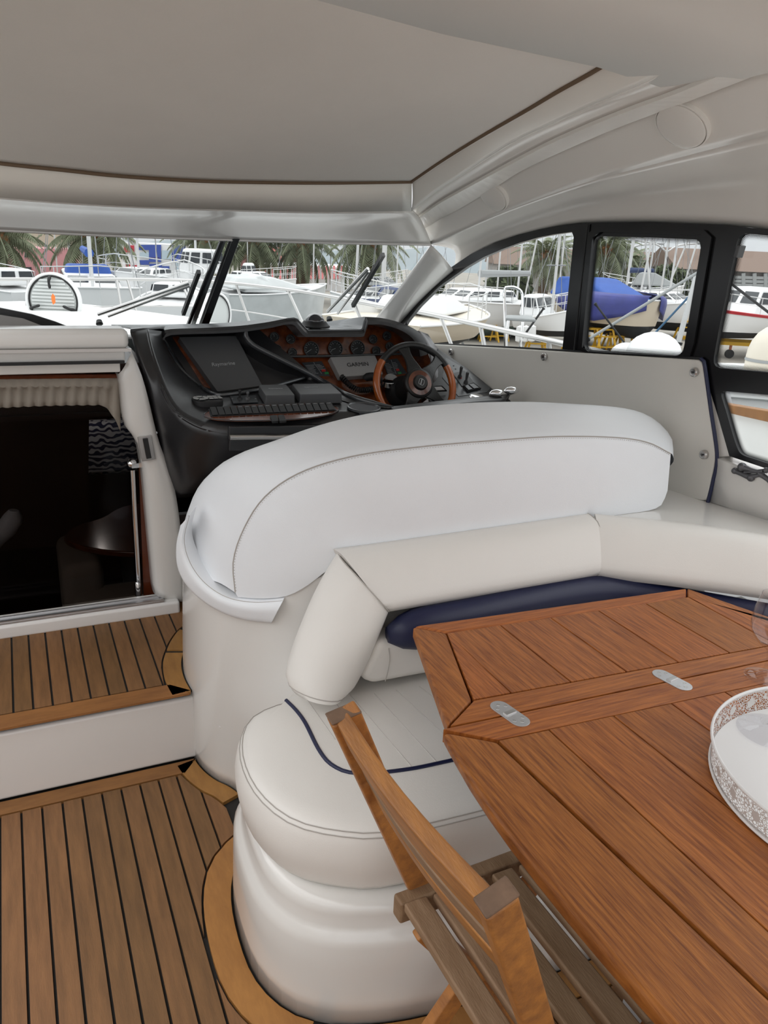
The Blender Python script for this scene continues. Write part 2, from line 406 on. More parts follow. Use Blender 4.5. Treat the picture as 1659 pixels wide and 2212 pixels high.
# ---- riser and raised platform
UZ = .24
plat = struct(MB().box((.05, 2.41, UZ/2-.012), (1.75, .59, UZ-.02)).build('floor_platform', gelw, bevel=.012), 'white moulded step up to the raised platform')
MB().box((.05, 2.41, UZ-.006), (1.74, .575, .008)).build('caulk_bed', caulk, plat, smooth=0)
for i in range(-7, 14):
    x0 = -.150+i*.0520; x1 = x0+.052-PG
    if x0 < -.80: continue
    xs = [x0+(x1-x0)*t/5 for t in range(6)]; top = [2.665]*6; bot = [2.175]*6
    if x1 > .30:
        cc = [crossx([p for p in HFj if p.y > 2.12], x, max) for x in xs]
        bot = [c if c is not None and c > 2.175 else 2.175 for c in cc]
        xl = min(p.x for p in HFj)
        bot = [2.175 if x < xl else b for x, b in zip(xs, bot)]
        if x0 > .46: continue
    plank([(x, t) for x, t in zip(xs, top)]+[(x, b) for x, b in list(zip(xs, bot))[::-1]], teakd, UZ-.004, plat, h=.0065)
plank([(-.80, 2.67), (.455, 2.67), (.455, 2.735), (-.80, 2.735)], teakm, UZ-.004, plat, 'margin_board', .007)
plank([(.461, 2.67), (.56, 2.67), (.56, 2.735), (.461, 2.735)], teakm, UZ-.004, plat, 'margin_board', .007)
plank([(-.80, 2.10), (.380, 2.10), (.328, 2.169), (-.80, 2.169)], teakm, UZ-.004, plat, 'margin_board', .007)
j0 = min(i for i, p in enumerate(HFg) if p.y > 2.112); j1 = min(i for i, p in enumerate(HFg) if p.y > 2.36)
ringseg(HFg, HFo, j0, j1, UZ-.004, plat, .007)
ringseg(HFg, HFo, j1, min(j1+8, 60), UZ-.004, plat, .007)
gq, oq = HFg[j0], HFo[j0]; plank([(.383, 2.101), (.332, 2.170), (oq.x, oq.y-.002), (gq.x, gq.y-.002)], teakc, UZ-.004, plat, 'curved_margin_board', .007)
# ---- helm pedestal (white moulded tower under the helm seat)
HT = cat([(x, y, 0) for x, y in ((.80, 1.70), (.74, 1.725), (.66, 1.775), (.59, 1.82), (.52, 1.885), (.46, 1.965), (.425, 2.04), (.408, 2.12), (.402, 2.20), (.41, 2.28), (.43, 2.36), (.50, 2.46), (.60, 2.52))], 60)
def pdp(i, f):
    zt_ = .80-.20*min(1, i/24); z = -.01+(zt_+.01)*f; k_ = max(0, min(1, (z-.22)/.5)); k_ = k_*k_*(3-2*k_); p = HFc[i].lerp(HT[i], k_); return V((p.x, p.y, z))
ped = [[pdp(i, f/14) for i in range(60)] for f in range(15)]; ped.append([p+V((.16, .10, -.002)) for p in ped[-1]])
pedestal = struct(MB().patch(ped).build('wall_helm_pedestal', gel, solid=.008), 'glossy cream moulded tower under the helm seat')
MB().lathe([(.001, 0), (.006, 0), (.004, .002), (0.001, .002)], hs(459, 1568, lambda p: .41-p.x if p.y < 2.1 else 1) if False else (.440, 1.972, .19), (-.85, -.5, 0), 10, cap=False).build('drain_plug', gelw, pedestal)
# ---- unseen port side and aft of the cockpit, added to shade its lower parts
pc_ = sroot('wall_left', 'unseen cream moulded port coaming of the cockpit', (-1.3, .5, .5))
MB().box((-1.35, .6, .5), (.3, 4.2, 1.12)).build('port_coaming', gel, pc_, bevel=.04)
MB().box((-1.30, .6, 1.92), (.12, 4.2, .10)).build('port_roof_edge', roofm, pc_, bevel=.02)
for y in (-1.2, .8, 2.5): MB().beam((-1.38, y, 1.05), (-1.34, y-.1, 1.9), .06, .10, (1, 0, 0)).build('port_post', blackf, pc_)
MB().box((.3, -1.75, .36), (3.6, .5, .72)).build('aft_bench', vinyl, pc_, bevel=.05)
MB().box((.3, -1.95, .72), (3.6, .15, .45)).build('aft_backrest', vinyl, pc_, bevel=.05)
# ---- ledge behind the settee
lp = [(.74, 1.715), (1.50, 1.715), (1.84, 1.455), (2.24, 1.155), (2.64, .885), (2.6, 1.3), (2.15, 1.62), (2.03, 1.78), (2.0, 2.0), (.74, 2.0)]
ledge = struct(MB().prism([V((x, y, .765)) for x, y in lp], (0, 0, .035)).build('trim_1', gel, bevel=.008), 'glossy cream moulded ledge behind the settee')
MB().box((1.35, 1.84, .50), (1.20, .26, .50)).build('ledge_base', gel, ledge, smooth=0)
# ---- side coaming behind the panel (aft) : lower bulge
a0 = w(1549, 990, .03); a1 = hp(1659, 1040, WP-WN*.03, WN); a2 = a1+(a1-a0)*1.2
b0 = hz(1530, 1083, .802); b1 = hz(1659, 1125, .802); b2 = b1+(b1-b0)*1.6
c0 = w(1584, 985, -.02); c1 = w(1659, 1010, -.02); c2 = c1+(c1-c0)*2
mid = [(p+q)/2+V((-.0, 0, 0)) for p, q in ((a0, b0), (a1, b1), (a2, b2))]
coam = struct(MB().patch(rowsmooth([lin([c0, c1, c2], 8), lin([a0, a1, a2], 8)], 1)).patch([lin([a0, a1, a2], 8), lin(mid, 8), lin([b0, b1, b2], 8)]).build('wall_right_coaming', gel, solid=-.02), 'glossy cream side coaming below the windows')
st = [w(1517, 776, .012), w(1531, 776, .012), w(1585, 985, .012), w(1549, 989, .012)]
MB().prism(st, WN*.03).build('corner_post', gel, coam, bevel=.006)
fc = thing('folding_cleat', 'dark grey rounded metal fitting on the side coaming at the right edge', 'fitting', w(1625, 1020, .04))
m_ = MB(); cp_ = lambda x, y: w(x, y, .034)
for a_, b_, r0_, r1_ in (((1603, 1009), (1640, 1020), .012, .006), ((1640, 1020), (1668, 1012), .005, .008), ((1587, 1017), (1622, 1032), .008, .010), ((1608, 1020), (1650, 1018), .005, .008), ((1640, 1022), (1680, 1050), .008, .014), ((1618, 1031), (1650, 1024), .010, .006)):
    m_.tube([cp_(*a_), cp_((a_[0]+b_[0])/2, (a_[1]+b_[1])/2), cp_(*b_)], [r0_, min(r0_, r1_), r1_], 10)
for x_, y_, r_ in ((1603, 1009, .014), (1587, 1017, .010), (1622, 1032, .012), (1655, 1016, .009)): m_.ell(cp_(x_, y_), (r_, r_, r_))
m_.build('cleat_arms', mat('gunmetal', (.13, .13, .14), .35, .6), fc, smooth=80)
# ---- padded vinyl side panel with snap buttons
pan = roundpoly([w(912, 742, .03), w(1100, 752, .03), w(1516, 778, .03), w(1546, 985, .03), w(1528, 1083, .03), w(1380, 1062, .03), w(1100, 1030, .03), w(940, 960, .03)], .02)
wr = sroot('wall_right', 'ivory vinyl side lining with a navy piped edge', (2, 2.6, .8))
MB().prism(pan, WN*.03).build('padded_panel', vinylp, wr, bevel=.010, seg=4)
pe = [w(1514, 775, .026), w(1521, 782, .026), w(1535, 880, .026), w(1549, 985, .026), w(1540, 1040, .026), w(1529, 1085, .026)]
MB().tube(cat(pe, 24), .006, 8, m=None).build('piping', navy, wr)
te = [w(940, 743, .02), w(1100, 750, .02), w(1300, 762, .02), w(1518, 774, .02)]
MB().tube(cat(te, 20), .004, 6).build('top_edge_strip', blackr, wr)
for px, py in ((974, 760), (1175, 771), (1499, 804), (1520, 982)):
    o = w(px, py, .036)
    b = MB().lathe([(.0, .004), (.006, .004), (.0065, .0065), (.011, .007), (.0145, .004), (.0150, -.004)], o, -WN, 20, cap=False).build('snap_button', steel, wr)
    MB().lathe([(.0, .0075), (.003, .0075), (.0035, .003)], o, -WN, 12, cap=False).build('snap_centre', letterd, b)
# outer wall backing below windows
bk = [w(905, 745, -.01), w(1531, 776, -.01), w(1584, 984, -.02), w(1584, 1200, -.02), w(905, 1200, -.01)]
MB().prism(bk, WN*.02).build('outer_skin', gelw, wr)
# ---- side windows
def loopn(pts, n, rad=0.0, smooth=False):
    if smooth: return cat(pts, n, True)
    return lin(roundpoly(pts, rad) if rad else pts, n, True)
def window(idx, outer, glass, label, dots=0.0, rad=.02, inset=.028, smooth=False, off=-.005, ext=.02):
    r = sroot('window_%d' % idx, label, w(*outer[0]))
    n = 96
    go = [w(x, y, off) for x, y in glass]; oo = [w(x, y, off) for x, y in outer]
    gl = loopn(go, n, rad); ol = loopn(oo, n, .002)
    # align loops by angle about the glass centre
    c = sum(gl, V((0, 0, 0)))/n
    ang = lambda p: math.atan2((p-c).z, (p-c).dot(V((-WN.y, WN.x, 0))))
    def rayloop(loop, a):
        best = min(range(n), key=lambda i: abs((ang(loop[i])-a+math.pi) % (2*math.pi)-math.pi)); return loop[best]
    ol2 = [rayloop(lin(loop_pts, 600, True) if False else ol_f, ang(p)) if False else None for p in []]
    olf = lin(ol, 720, True); angs = [ang(p) for p in olf]
    ol2 = [olf[min(range(720), key=lambda i: abs((angs[i]-ang(p)+math.pi) % (2*math.pi)-math.pi))] for p in gl]
    # keep outer corners
    for q in oo:
        i = min(range(n), key=lambda i: (ol2[i]-q).length); ol2[i] = q
    MB().ring(ol2, gl, -WN*ext).build('frame', blackf, r, smooth=30)
    MB().prism(gl, WN*.004).build('pane', glassw, r, smooth=0)
    if dots:
        cc = c; inn = []
        for i, p in enumerate(gl):
            t = (gl[(i+1) % n]-gl[i-1]).normalized(); nn = WN.cross(t).normalized()
            if nn.dot(cc-p) < 0: nn = -nn
            inn.append(p+nn*dots)
        me = bpy.data.meshes.new('dotted_border'); base = wloc(r); off_ = -WN*.002
        vs = [tuple(p+off_-base) for p in gl]+[tuple(p+off_-base) for p in inn]
        me.from_pydata(vs, [], [(i, (i+1) % n, n+(i+1) % n, n+i) for i in range(n)])
        uv = me.uv_layers.new(name='UVMap'); L = [0]
        for i in range(n): L.append(L[-1]+(gl[(i+1) % n]-gl[i]).length)
        pitch = dots/5
        for i, poly in enumerate(me.polygons):
            for li, (u_, v_) in zip(poly.loop_indices, ((L[i], 0), (L[i+1], 0), (L[i+1], 1), (L[i], 1))): uv.data[li].uv = (u_/pitch, v_)
        me.materials.append(frit); ob = bpy.data.objects.new('dotted_border', me); COL.objects.link(ob); ob.parent = r
    return r, gl
w2, _ = window(1, [(862, 700), (905, 650), (945, 611), (980, 579), (1025, 549), (1077, 524), (1125, 508), (1173, 496), (1215, 488), (1262, 482), (1250, 620), (1236, 758), (1090, 750), (930, 742)],
    [(879, 704), (911, 663), (956, 619), (1014, 578), (1050, 557), (1089, 540), (1130, 525), (1173, 513), (1210, 506), (1249, 501), (1236, 630), (1223, 755), (1080, 747), (934, 742)], 'black framed quarter window with an arched top', rad=.006)
w3, g3 = window(2, [(1262, 482), (1410, 480), (1578, 487), (1553, 640), (1528, 776), (1400, 767), (1236, 758), (1250, 620)],
    [(1292, 510), (1410, 513), (1526, 518), (1505, 640), (1483, 769), (1380, 762), (1268, 756), (1280, 630)], 'black framed opening side window with a dotted border', dots=.018, rad=.03)
MB().ring(*[loopn([w(x, y, .018) for x, y in q], 40, .02) for q in ([(1274, 492), (1543, 497), (1497, 772), (1250, 761)], [(1284, 501), (1533, 508), (1488, 770), (1259, 759)])], -WN*.008).build('sash', blackf, w3, smooth=30)
MB().tube([w(1270, 484, .022), w(1240, 758, .022)], .003, 6).build('edge_seal', blackr, w3)
MB().box(w(1580, 640, .02), (.02, .02, .45)).build('post_seal', blackr, w3, smooth=0) if False else None
w4, _ = window(3, [(1578, 487), (1659, 496), (1850, 530), (1850, 835), (1659, 828), (1536, 822), (1528, 776), (1553, 640)],
    [(1605, 503), (1700, 512), (1800, 525), (1800, 815), (1659, 803), (1547, 793), (1560, 720), (1585, 600)], 'black framed aft side window with a dotted border', dots=.018, rad=.03)
w5, _ = window(4, [(1536, 822), (1659, 828), (1850, 835), (1850, 1075), (1659, 1009), (1584, 984), (1560, 900)],
    [(1563, 843), (1659, 851), (1800, 862), (1800, 1045), (1659, 997), (1606, 980), (1592, 940), (1578, 890)], 'small lower black framed side window by the ledge', dots=.014, rad=.02)
g = thing('window_latch', 'small black latch on the aft side window post', 'latch', w(1597, 545, .01))
MB().beam(w(1602, 530, .02), w(1594, 556, .02), .012, .03, WN).build('latch_body', cover, g, bevel=.002)
# ---- windscreen
WB = lambda x: 3.78-.06*x*x*.5; WT = lambda x: 3.30-.05*x*x
def wsp(px, py, X=None): return hp(px, py, (0, 3.30, 1.545), V((0, 1, (3.80-3.30)/(1.545-1.17))).normalized())
ws = sroot('window_5', 'windscreen in front of the helm', (1, 3.5, 1.2))
wsP = [wsp(x, y) for x, y in ((-260, 480), (0, 490), (480, 510), (930, 520), (820, 700), (430, 712), (0, 715), (-260, 718))]
WSN = V((0, 1, 1.333)).normalized()
MB().prism(wsP, WSN*.006).build('pane', glassw, ws, smooth=0)
mu0, mu1 = wsp(432, 712), wsp(512, 488)
MB().beam(mu0-WSN*.02, mu1-WSN*.02, .038, .03, WSN, w2=.030).build('centre_post', blackf, ws, bevel=.004)
MB().beam(wsp(402, 712), wsp(478, 522), .014, .012, WSN).build('centre_post_edge', blackf, ws)
MB().beam(wsp(415, 712)+WSN*.01, wsp(492, 500)+WSN*.01, .022, .004, WSN).build('centre_post_channel', steel, ws)
# wipers outside the windscreen
def wiper(base, tip, b1, b2, label):
    t = thing('windscreen_wiper', label, 'wiper', wsp(*base), 'windscreen wipers')
    o = WSN*.05
    MB().tube([wsp(*base)+o, wsp(*tip)+o], .009, 8).tube([wsp(base[0]+22, base[1]+4)+o, wsp(tip[0]+2, tip[1]+6)+o], .007, 8).build('arm', steel, t)
    MB().beam(wsp(*b1)+o*.6, wsp(*b2)+o*.6, .016, .02, WSN).build('blade', blackr, t)
    MB().lathe([(.0, .02), (.012, .018), (.016, 0)], wsp(*base), WSN, 12, cap=False).build('pivot', blackr, t)
wiper((215, 700), (412, 632), (398, 690), (432, 600), 'wiper lying low across the left windscreen pane')
wiper((712, 692), (800, 600), (765, 672), (831, 562), 'wiper standing up on the right windscreen pane')
# ---- roof underside
N = 40
def ln(pts, fX): return cat([hx(x, y, fX(y)) for x, y in pts], N)
Kl = ln([(890, 388), (960, 340), (1040, 290), (1140, 232), (1210, 190), (1290, 145), (1370, 92)], lambda y: 1.315)
Bl = ln([(889, 456), (940, 415), (992, 381), (1098, 312), (1204, 262), (1300, 218), (1395, 177), (1480, 133)], lambda y: 1.41)
Cl = ln([(893, 475), (940, 440), (1000, 405), (1151, 322), (1257, 272), (1360, 230), (1460, 193), (1560, 150)], lambda y: 1.50)
Dl = ln([(905, 495), (950, 468), (992, 446), (1070, 398), (1140, 355), (1310, 278), (1500, 205), (1640, 150)], lambda y: 1.60)
El = ln([(931, 528), (975, 508), (1040, 478), (1108, 450), (1257, 397), (1416, 354), (1628, 300), (1900, 240)], lambda y: 1.63+.10*max(0, min(1, (528-y)/180)))
Wl = cat([w(x, y) for x, y in ((980, 583), (1025, 552), (1077, 527), (1173, 499), (1262, 484), (1410, 481), (1560, 487), (1659, 497), (1900, 540))], N)
def ext_(L, dz): 
    a = L[-1]; d = (L[-1]-L[-3]).normalized(); return cat(L[::3]+[L[-1], a+d*.25+V((0, 0, dz)), a+d*.5+V((0, -.8, dz*2))], N)
Bl0, Kl0 = list(Bl), list(Kl)
E2 = [e_.lerp(w_, .55)+V((.05, 0, .035)) for e_, w_ in zip(El, Wl)]
ceil = sroot('ceiling', 'cream moulded hardtop underside', (1, 2, 1.9))
MB().patch(rowsmooth([Bl, [b.lerp(c, .5)+V((0, 0, .012)) for b, c in zip(Bl, Cl)], Cl], 3)).build('roof_channel', roofm, ceil, smooth=60, solid=.01)
MB().patch([Cl, Dl]).build('roof_crease', roofm, ceil, smooth=0, solid=.01)
MB().patch(rowsmooth([Dl, [d_.lerp(e_, .5)+V((0, 0, .006)) for d_, e_ in zip(Dl, El)], El], 3)).build('roof_speaker_band', roofm, ceil, smooth=60, solid=.01)
MB().patch(rowsmooth([El, E2, Wl], 5)).build('roof_side', roofm, ceil, smooth=60, solid=.01)
MB().patch(rowsmooth([Kl, [k_.lerp(b, .5)+V((.004, 0, -.004)) for k_, b in zip(Kl, Bl)], Bl], 3)).build('sunroof_rim_side', rimm, ceil, smooth=60, solid=.01)
# front part
Kf = cat([hp(x, y, (0, 2.72, 1.70), (.06, 1, 0)) for x, y in ((-300, 300), (-150, 325), (0, 347), (140, 362), (250, 374), (400, 384), (520, 388), (700, 390))]+[Kl[0]], N)
Bf = cat([hp(x, y, (0, 2.82, 1.70), (.06, 1, 0)) for x, y in ((-300, 395), (-150, 412), (0, 427), (140, 438), (300, 447), (520, 454), (700, 458))]+[Bl[0]], N)
Af = cat([hp(x, y, (0, 3.28, 1.5), (.02, 1, 0)) for x, y in ((-300, 483), (0, 497), (250, 509), (500, 518), (700, 524))]+[El[0]], N)
M1 = [b.lerp(a, .45)+V((0, 0, .02)) for b, a in zip(Bf, Af)]
MB().patch(rowsmooth([Kf, Bf], 1)).build('sunroof_rim_front', rimm, ceil, smooth=60, solid=.01)
MB().patch(rowsmooth([Bf, M1, Af], 5)).build('windscreen_header', roofm, ceil, smooth=60, solid=.01)
MB().patch([Bf[-2:], [Dl[0], Dl[0]]]).build('corner_fillet', roofm, ceil, smooth=0) if False else None
MB().tube(Af, .006, 6).build('windscreen_seal', gel, ceil)
# canvas sunroof panel, recessed above the rim
up = V((0, 0, .006)); K2 = [p+up for p in Kf]; K3 = [p+up for p in Kl]
pl = []
for i in range(N):
    t = i/(N-1); f0 = K2[i]; a_ = V((-1.0+2.345*t, 1.62, 1.965+.012*math.sin(math.pi*t)))
    if i == N-1: pass
    pl.append(f0)
aft = [V((pl[0].x+(Kl[-1].x-pl[0].x)*i/(N-1), Kl[-1].y, Kl[-1].z+.006)) for i in range(N)]
rows = []
for j in range(N):
    s_ = j/(N-1); L0 = pl[0].lerp(aft[0], s_); R0 = K3[j]; row = []
    for i in range(N):
        t = i/(N-1); base = L0.lerp(R0, t); fr = pl[i]-(pl[0].lerp(pl[-1], t)); row.append(base+fr*(1-s_)+V((.03*t, 0, 0)))
    rows.append(row)
MB().patch(rows).build('canvas_panel', canvas, ceil, smooth=60, solid=.01)
brn = mat('canvas_shade_line', (.16, .11, .07), .9)  # shade in the gap round the canvas, put into a brown colour
cs_ = [r[-1] for r in rows]
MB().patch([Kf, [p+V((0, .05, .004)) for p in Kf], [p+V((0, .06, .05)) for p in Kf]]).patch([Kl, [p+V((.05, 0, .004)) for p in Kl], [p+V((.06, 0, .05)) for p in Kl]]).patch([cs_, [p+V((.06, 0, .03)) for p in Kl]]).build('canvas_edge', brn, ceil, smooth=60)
dn = V((0, -.002, -.007)); MB().tube([p+dn for p in Kf], .006, 8).tube([p+V((-.004, 0, -.007)) for p in Kl], .006, 8).build('canvas_shade_line', brn, ceil)  # brown tube paints the dark shadow line where canvas meets rim
for px0, px1 in (((70, 350), (60, 100)), ((425, 382), (545, 130))):
    pass
# aft beam: lower edge piece overhead
e0 = hy(-700, -300, 1.62); 
KE = hx(1290, 145, 1.315)
edge = [hy(x, y, KE.y-.04) for x, y in ((-500, -260), (610, 0), (1290, 145))]+[hx(1490, 196, 1.56), hx(1659, 178, 1.70)+V((0, 0, .06)), hx(1900, 150, 1.9)+V((0, 0, .08))]
eg = lin(edge[:3], 20)[:-1]+cat(edge[2:], 8)
z0 = 1.90
row2 = [V((p.x, .5, p.z+.02)) for p in eg]; row3 = [V((p.x, -1.3, p.z-.02)) for p in eg]
upr = [p+V((0, .03, .09)) for p in eg]
MB().patch(rowsmooth([eg, row2, row3], 4)).build('aft_roof_beam', mat('aft_roof_satin', (.88, .86, .81), .5), ceil, smooth=60, solid=.01)
MB().patch([upr, [p+V((0, .01, .012)) for p in eg], eg]).build('aft_beam_edge', rimm, ceil, smooth=80, solid=.005)
# weather deck over the roof
MB().patch([[p+V((0, 0, .10)) for p in r_[::6]] for r_ in rows[::6]]).build('outer_roof', gelw, ceil, solid=.02)
for cx_, cy_, ri, lab in ((1478, 270, .075, 0), (1065, 428, .060, 1)):
    import itertools
    L1, L2 = Dl, El
    best = min(((i, t) for i in range(N) for t in (.2, .3, .4, .5, .6, .7)), key=lambda q: (lambda c: (CX+F*c.x/-c.z-cx_)**2+(CY-F*c.y/-c.z-cy_)**2)(R.transposed() @ (L1[q[0]].lerp(L2[q[0]], q[1])-EYE)))
    i, t = best; o = L1[i].lerp(L2[i], t); tu = (L1[min(i+1, N-1)]-L1[i-1 if i else 0]).normalized(); tv = (L2[i]-L1[i]).normalized(); nn = tu.cross(tv).normalized()
    if nn.z > 0: nn = -nn
    rr = ri
    MB().lathe([(.0, .012), (rr*.84, .012), (rr*.92, .010), (rr*.94, .002), (rr*.96, .009), (rr, .008), (rr*1.03, -.006)], o+nn*.001, nn, 40, cap=False).build('speaker_cover', roofm, ceil)
# ---- windscreen pillar (starboard)
P0 = lin([El[0], wsp(808, 694)], 16)
Q = cat([w(x, y) for x, y in ((980, 583), (945, 613), (905, 652), (862, 702))], 16)
M2 = [a.lerp(b, .5)+V((-.02, -.05, .0)) for a, b in zip(P0, Q)]
MB().patch(rowsmooth([P0, M2, Q], 5)).build('windscreen_pillar', gel, ceil, smooth=60, solid=-.01)
MB().patch(rowsmooth([[P0[0]+V((0, 0, 0)), El[0]], [El[0].lerp(Wl[0], .5), El[0].lerp(Wl[0], .5)]], 1)).build('x', gel) if False else None
# ---- companionway: front bulkhead, sliding door frame, header
YB = 2.72
wf = sroot('wall_front', 'cream moulded bulkhead around the cabin door', (0, YB, .3))
def b(px, py, y=YB): return hy(px, py, y)
jm_in = [b(257, 806), b(263, 832), b(274, 915), b(298, 950), b(311, 1007), b(323, 1130), b(337, 1281)]
jm_out = [b(281, 757), b(307, 823), b(338, 946), b(362, 1010), b(378, 1078), b(390, 1180), b(397, 1293)]
ji, jo = cat(jm_in, 24), cat(jm_out, 24)
jm = [a.lerp(c, .45)+V((0, -.035, 0)) for a, c in zip(ji, jo)]
jb = [p+V((0, .10, 0)) for p in ji]
MB().patch(rowsmooth([jb, [p+V((-.0, -.012, 0)) for p in ji], jm, [p+V((0, -.03, 0)) for p in jo]], 4)).build('door_jamb', gel, wf, smooth=60, solid=.005)
MB().tube([p+V((.030, -.028, 0)) for p in ji], .004, 6).build('jamb_groove', steel, wf)
s0, s1 = b(0, 1332), b(345, 1285)
MB().box((-.1, YB-.02, UZ+.022), (1.12, .10, .05)).build('door_sill', gelw, wf, bevel=.01)
MB().box((-.12, YB-.035, UZ+.050), (1.05, .05, .008)).box((-.12, YB-.055, UZ+.055), (1.05, .006, .008)).box((-.12, YB-.02, UZ+.055), (1.05, .006, .008)).build('sill_track', alu, wf, smooth=0)
# header steps
def hdr(y0, y1, yo, m, nm, bev=.008, x0=-.80, px1=270, dz=.0):
    zt = b(140, y0, YB-yo).z; zb = b(140, y1, YB-yo).z; xr = b(px1, (y0+y1)/2, YB-yo).x
    return MB().box(((x0+xr)/2, YB-yo+.06, (zt+zb)/2), (xr-x0, .12, zt-zb)).build(nm, m, wf, bevel=bev)
hdr(711, 757, .08, gel, 'slide_top', .02, px1=279); hdr(757, 786, .05, gel, 'header_step', .01, px1=271); hdr(786, 807, .03, gel, 'header_board', .004, px1=260)
zt = b(140, 758, YB-.09).z; MB().box((-.25, YB-.085, zt), (1.18, .012, .010)).build('header_gasket', steel, wf)
MB().box((-.25, YB-.06, b(140, 784, YB-.06).z), (1.14, .02, .008)).build('header_shadow_gap', blackr, wf)
lt = thing('door_latch_plate', 'worn metal latch plate set in the cabin door jamb', 'latch plate', b(315, 970, YB-.06))
MB().beam(b(312, 942, YB-.045), b(321, 994, YB-.045), .045, .008, (0, 1, 0)).build('plate', steel, lt, bevel=.001)
MB().beam(b(314, 948, YB-.055), b(322, 990, YB-.055), .016, .006, (0, 1, 0)).build('latch_slot', blackr, lt)
# curtain above the door opening
cu = thing('door_curtain', 'beige gathered curtain hung across the top of the cabin doorway', 'curtain', b(120, 820, YB+.06))
crow = []
import math as _m
for i, (yy) in enumerate((808, 832, 840, 880)):
    r_ = []
    for k_ in range(80):
        x = -60+k_*4.05; yb = yy if i < 3 else 884-9*_m.sin(min(1, max(0, (x+60)/260))*1.6)+max(0, (x-215))**2*.028
        q = b(x, yb, YB+.05); q.y += .008*_m.sin(k_*1.1+i)*(.3 if i < 2 else 1)+(-.02 if i == 1 else 0); r_.append(q)
    crow.append(r_)
MB().patch(rowsmooth(crow, 2)).build('curtain_fabric', curt, cu, smooth=80, solid=.003)
MB().tube([b(-60, 815, YB+.04), b(262, 812, YB+.04)], .008, 8).build('curtain_rail', mahog, cu)
# side curtain / gathered edge on the right
MB().patch([[b(262+4*i, 840+2*i, YB+.05) for i in range(3)], [b(263+5*i, 900+8*i, YB+.05) for i in range(3)], [b(285+8*i, 930+14*i, YB+.05) for i in range(3)]]).build('curtain_edge', curt, cu, smooth=80, solid=.003)
# ---- cabin interior
cab = sroot('wall_cabin', 'dark mahogany cabin below the helm', (0, 4, -.5))
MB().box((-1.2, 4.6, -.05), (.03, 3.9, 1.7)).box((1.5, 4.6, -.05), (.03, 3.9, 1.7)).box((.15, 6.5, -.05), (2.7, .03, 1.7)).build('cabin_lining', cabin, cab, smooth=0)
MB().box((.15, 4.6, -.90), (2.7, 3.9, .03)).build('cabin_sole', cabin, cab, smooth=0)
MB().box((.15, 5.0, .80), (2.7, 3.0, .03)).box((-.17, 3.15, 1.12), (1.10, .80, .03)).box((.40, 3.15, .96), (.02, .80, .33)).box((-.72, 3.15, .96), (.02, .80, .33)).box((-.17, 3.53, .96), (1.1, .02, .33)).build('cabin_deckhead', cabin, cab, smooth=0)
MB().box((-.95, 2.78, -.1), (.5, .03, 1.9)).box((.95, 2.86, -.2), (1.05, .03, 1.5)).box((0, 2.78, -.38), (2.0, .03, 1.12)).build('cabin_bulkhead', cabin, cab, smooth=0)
MB().beam(b(58, 860, 4.4), b(62, 1180, 4.4), .60, .03, (0, 1, 0)).build('cupboard_front', cabin, cab)
MB().beam(b(318, 935, YB+.10), b(330, 1285, YB+.10), .07, .03, (0, 1, 0)).build('door_side_trim', mahog, cab)
dr = sroot('door_1', 'dark smoked glass sliding cabin door', b(150, 1300, YB+.02))
MB().prism([b(-80, 800, YB+.09), b(258, 800, YB+.09), b(276, 925, YB+.09), b(300, 950, YB+.09), b(312, 1010, YB+.09), b(338, 1280, YB+.09), b(-80, 1335, YB+.09)], (0, .006, 0)).build('door_pane', glassd, dr, smooth=0)
hr = thing('door_hand_rail', 'tall chrome grab pole just inside the cabin doorway', 'rail', b(296, 1280, YB+.08))
MB().tube([b(286, 1015, YB+.07), b(290, 1100, YB+.07), b(296, 1200, YB+.07), b(300, 1283, YB+.07)], .009, 10).build('pole', chrome, hr)
MB().ell(b(284, 1001, YB+.06), (.018, .018, .016)).beam(b(284, 1006, YB+.05), b(303, 1004, YB+.05), .014, .016, m=None).build('pole_bracket', chrome, hr)
MB().lathe([(.012, 0), (.012, .05), (.009, .055)], b(299, 1286, YB+.07), (0, 0, 1), 12).build('pole_foot', chrome, hr)
tb = thing('cabin_table', 'rounded glossy mahogany table down in the dark cabin', 'table', hy(240, 1200, 3.6))
ct = hy(235, 1158, 3.7); zt_ = ct.z
tp = [V((p.x, p.y, zt_)) for p in cat([hz(x, y, zt_) for x, y in ((138, 1160), (165, 1135), (220, 1118), (262, 1095), (330, 1085), (390, 1110), (380, 1180), (330, 1192), (250, 1190), (180, 1180))], 40, True)]
MB().prism(tp, (0, 0, -.03)).build('table_top', mahog, tb, bevel=.008)
MB().lathe([(.06, -.03), (.05, -.3), (.12, zt_*-1-.9 if False else -.45)], (ct.x+.1, ct.y, zt_), (0, 0, 1), 16).build('table_leg', blackr, tb)
so = thing('cabin_stool', 'dim beige upholstered seat below the cabin table', 'seat', (ct.x, ct.y-.1, zt_-.5))
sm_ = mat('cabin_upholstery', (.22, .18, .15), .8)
MB().box((ct.x+.06, ct.y-.25, zt_-.28), (.50, .22, .22)).build('seat_cushion', sm_, so, bevel=.05)
MB().box((ct.x-.14, ct.y+.0, zt_-.24), (.18, .45, .40)).build('seat_back', sm_, so, bevel=.05)
MB().box((ct.x+.06, ct.y-.25, zt_-.50), (.46, .20, .18)).build('seat_base', sm_, so, bevel=.04)
sk = thing('cabin_chair_back', 'grey rounded seat back at the left edge of the dark doorway', 'seat', hy(0, 1140, 3.4))
MB().tube(cat([hy(x, y, 3.4) for x, y in ((-40, 1165), (0, 1150), (25, 1125), (30, 1102))], 10), [.07, .07, .065, .05, .045, .045, .04, .04, .035, .02], 10).build('backrest', mat('cabin_grey_cloth', (.30, .30, .32), .8), sk)
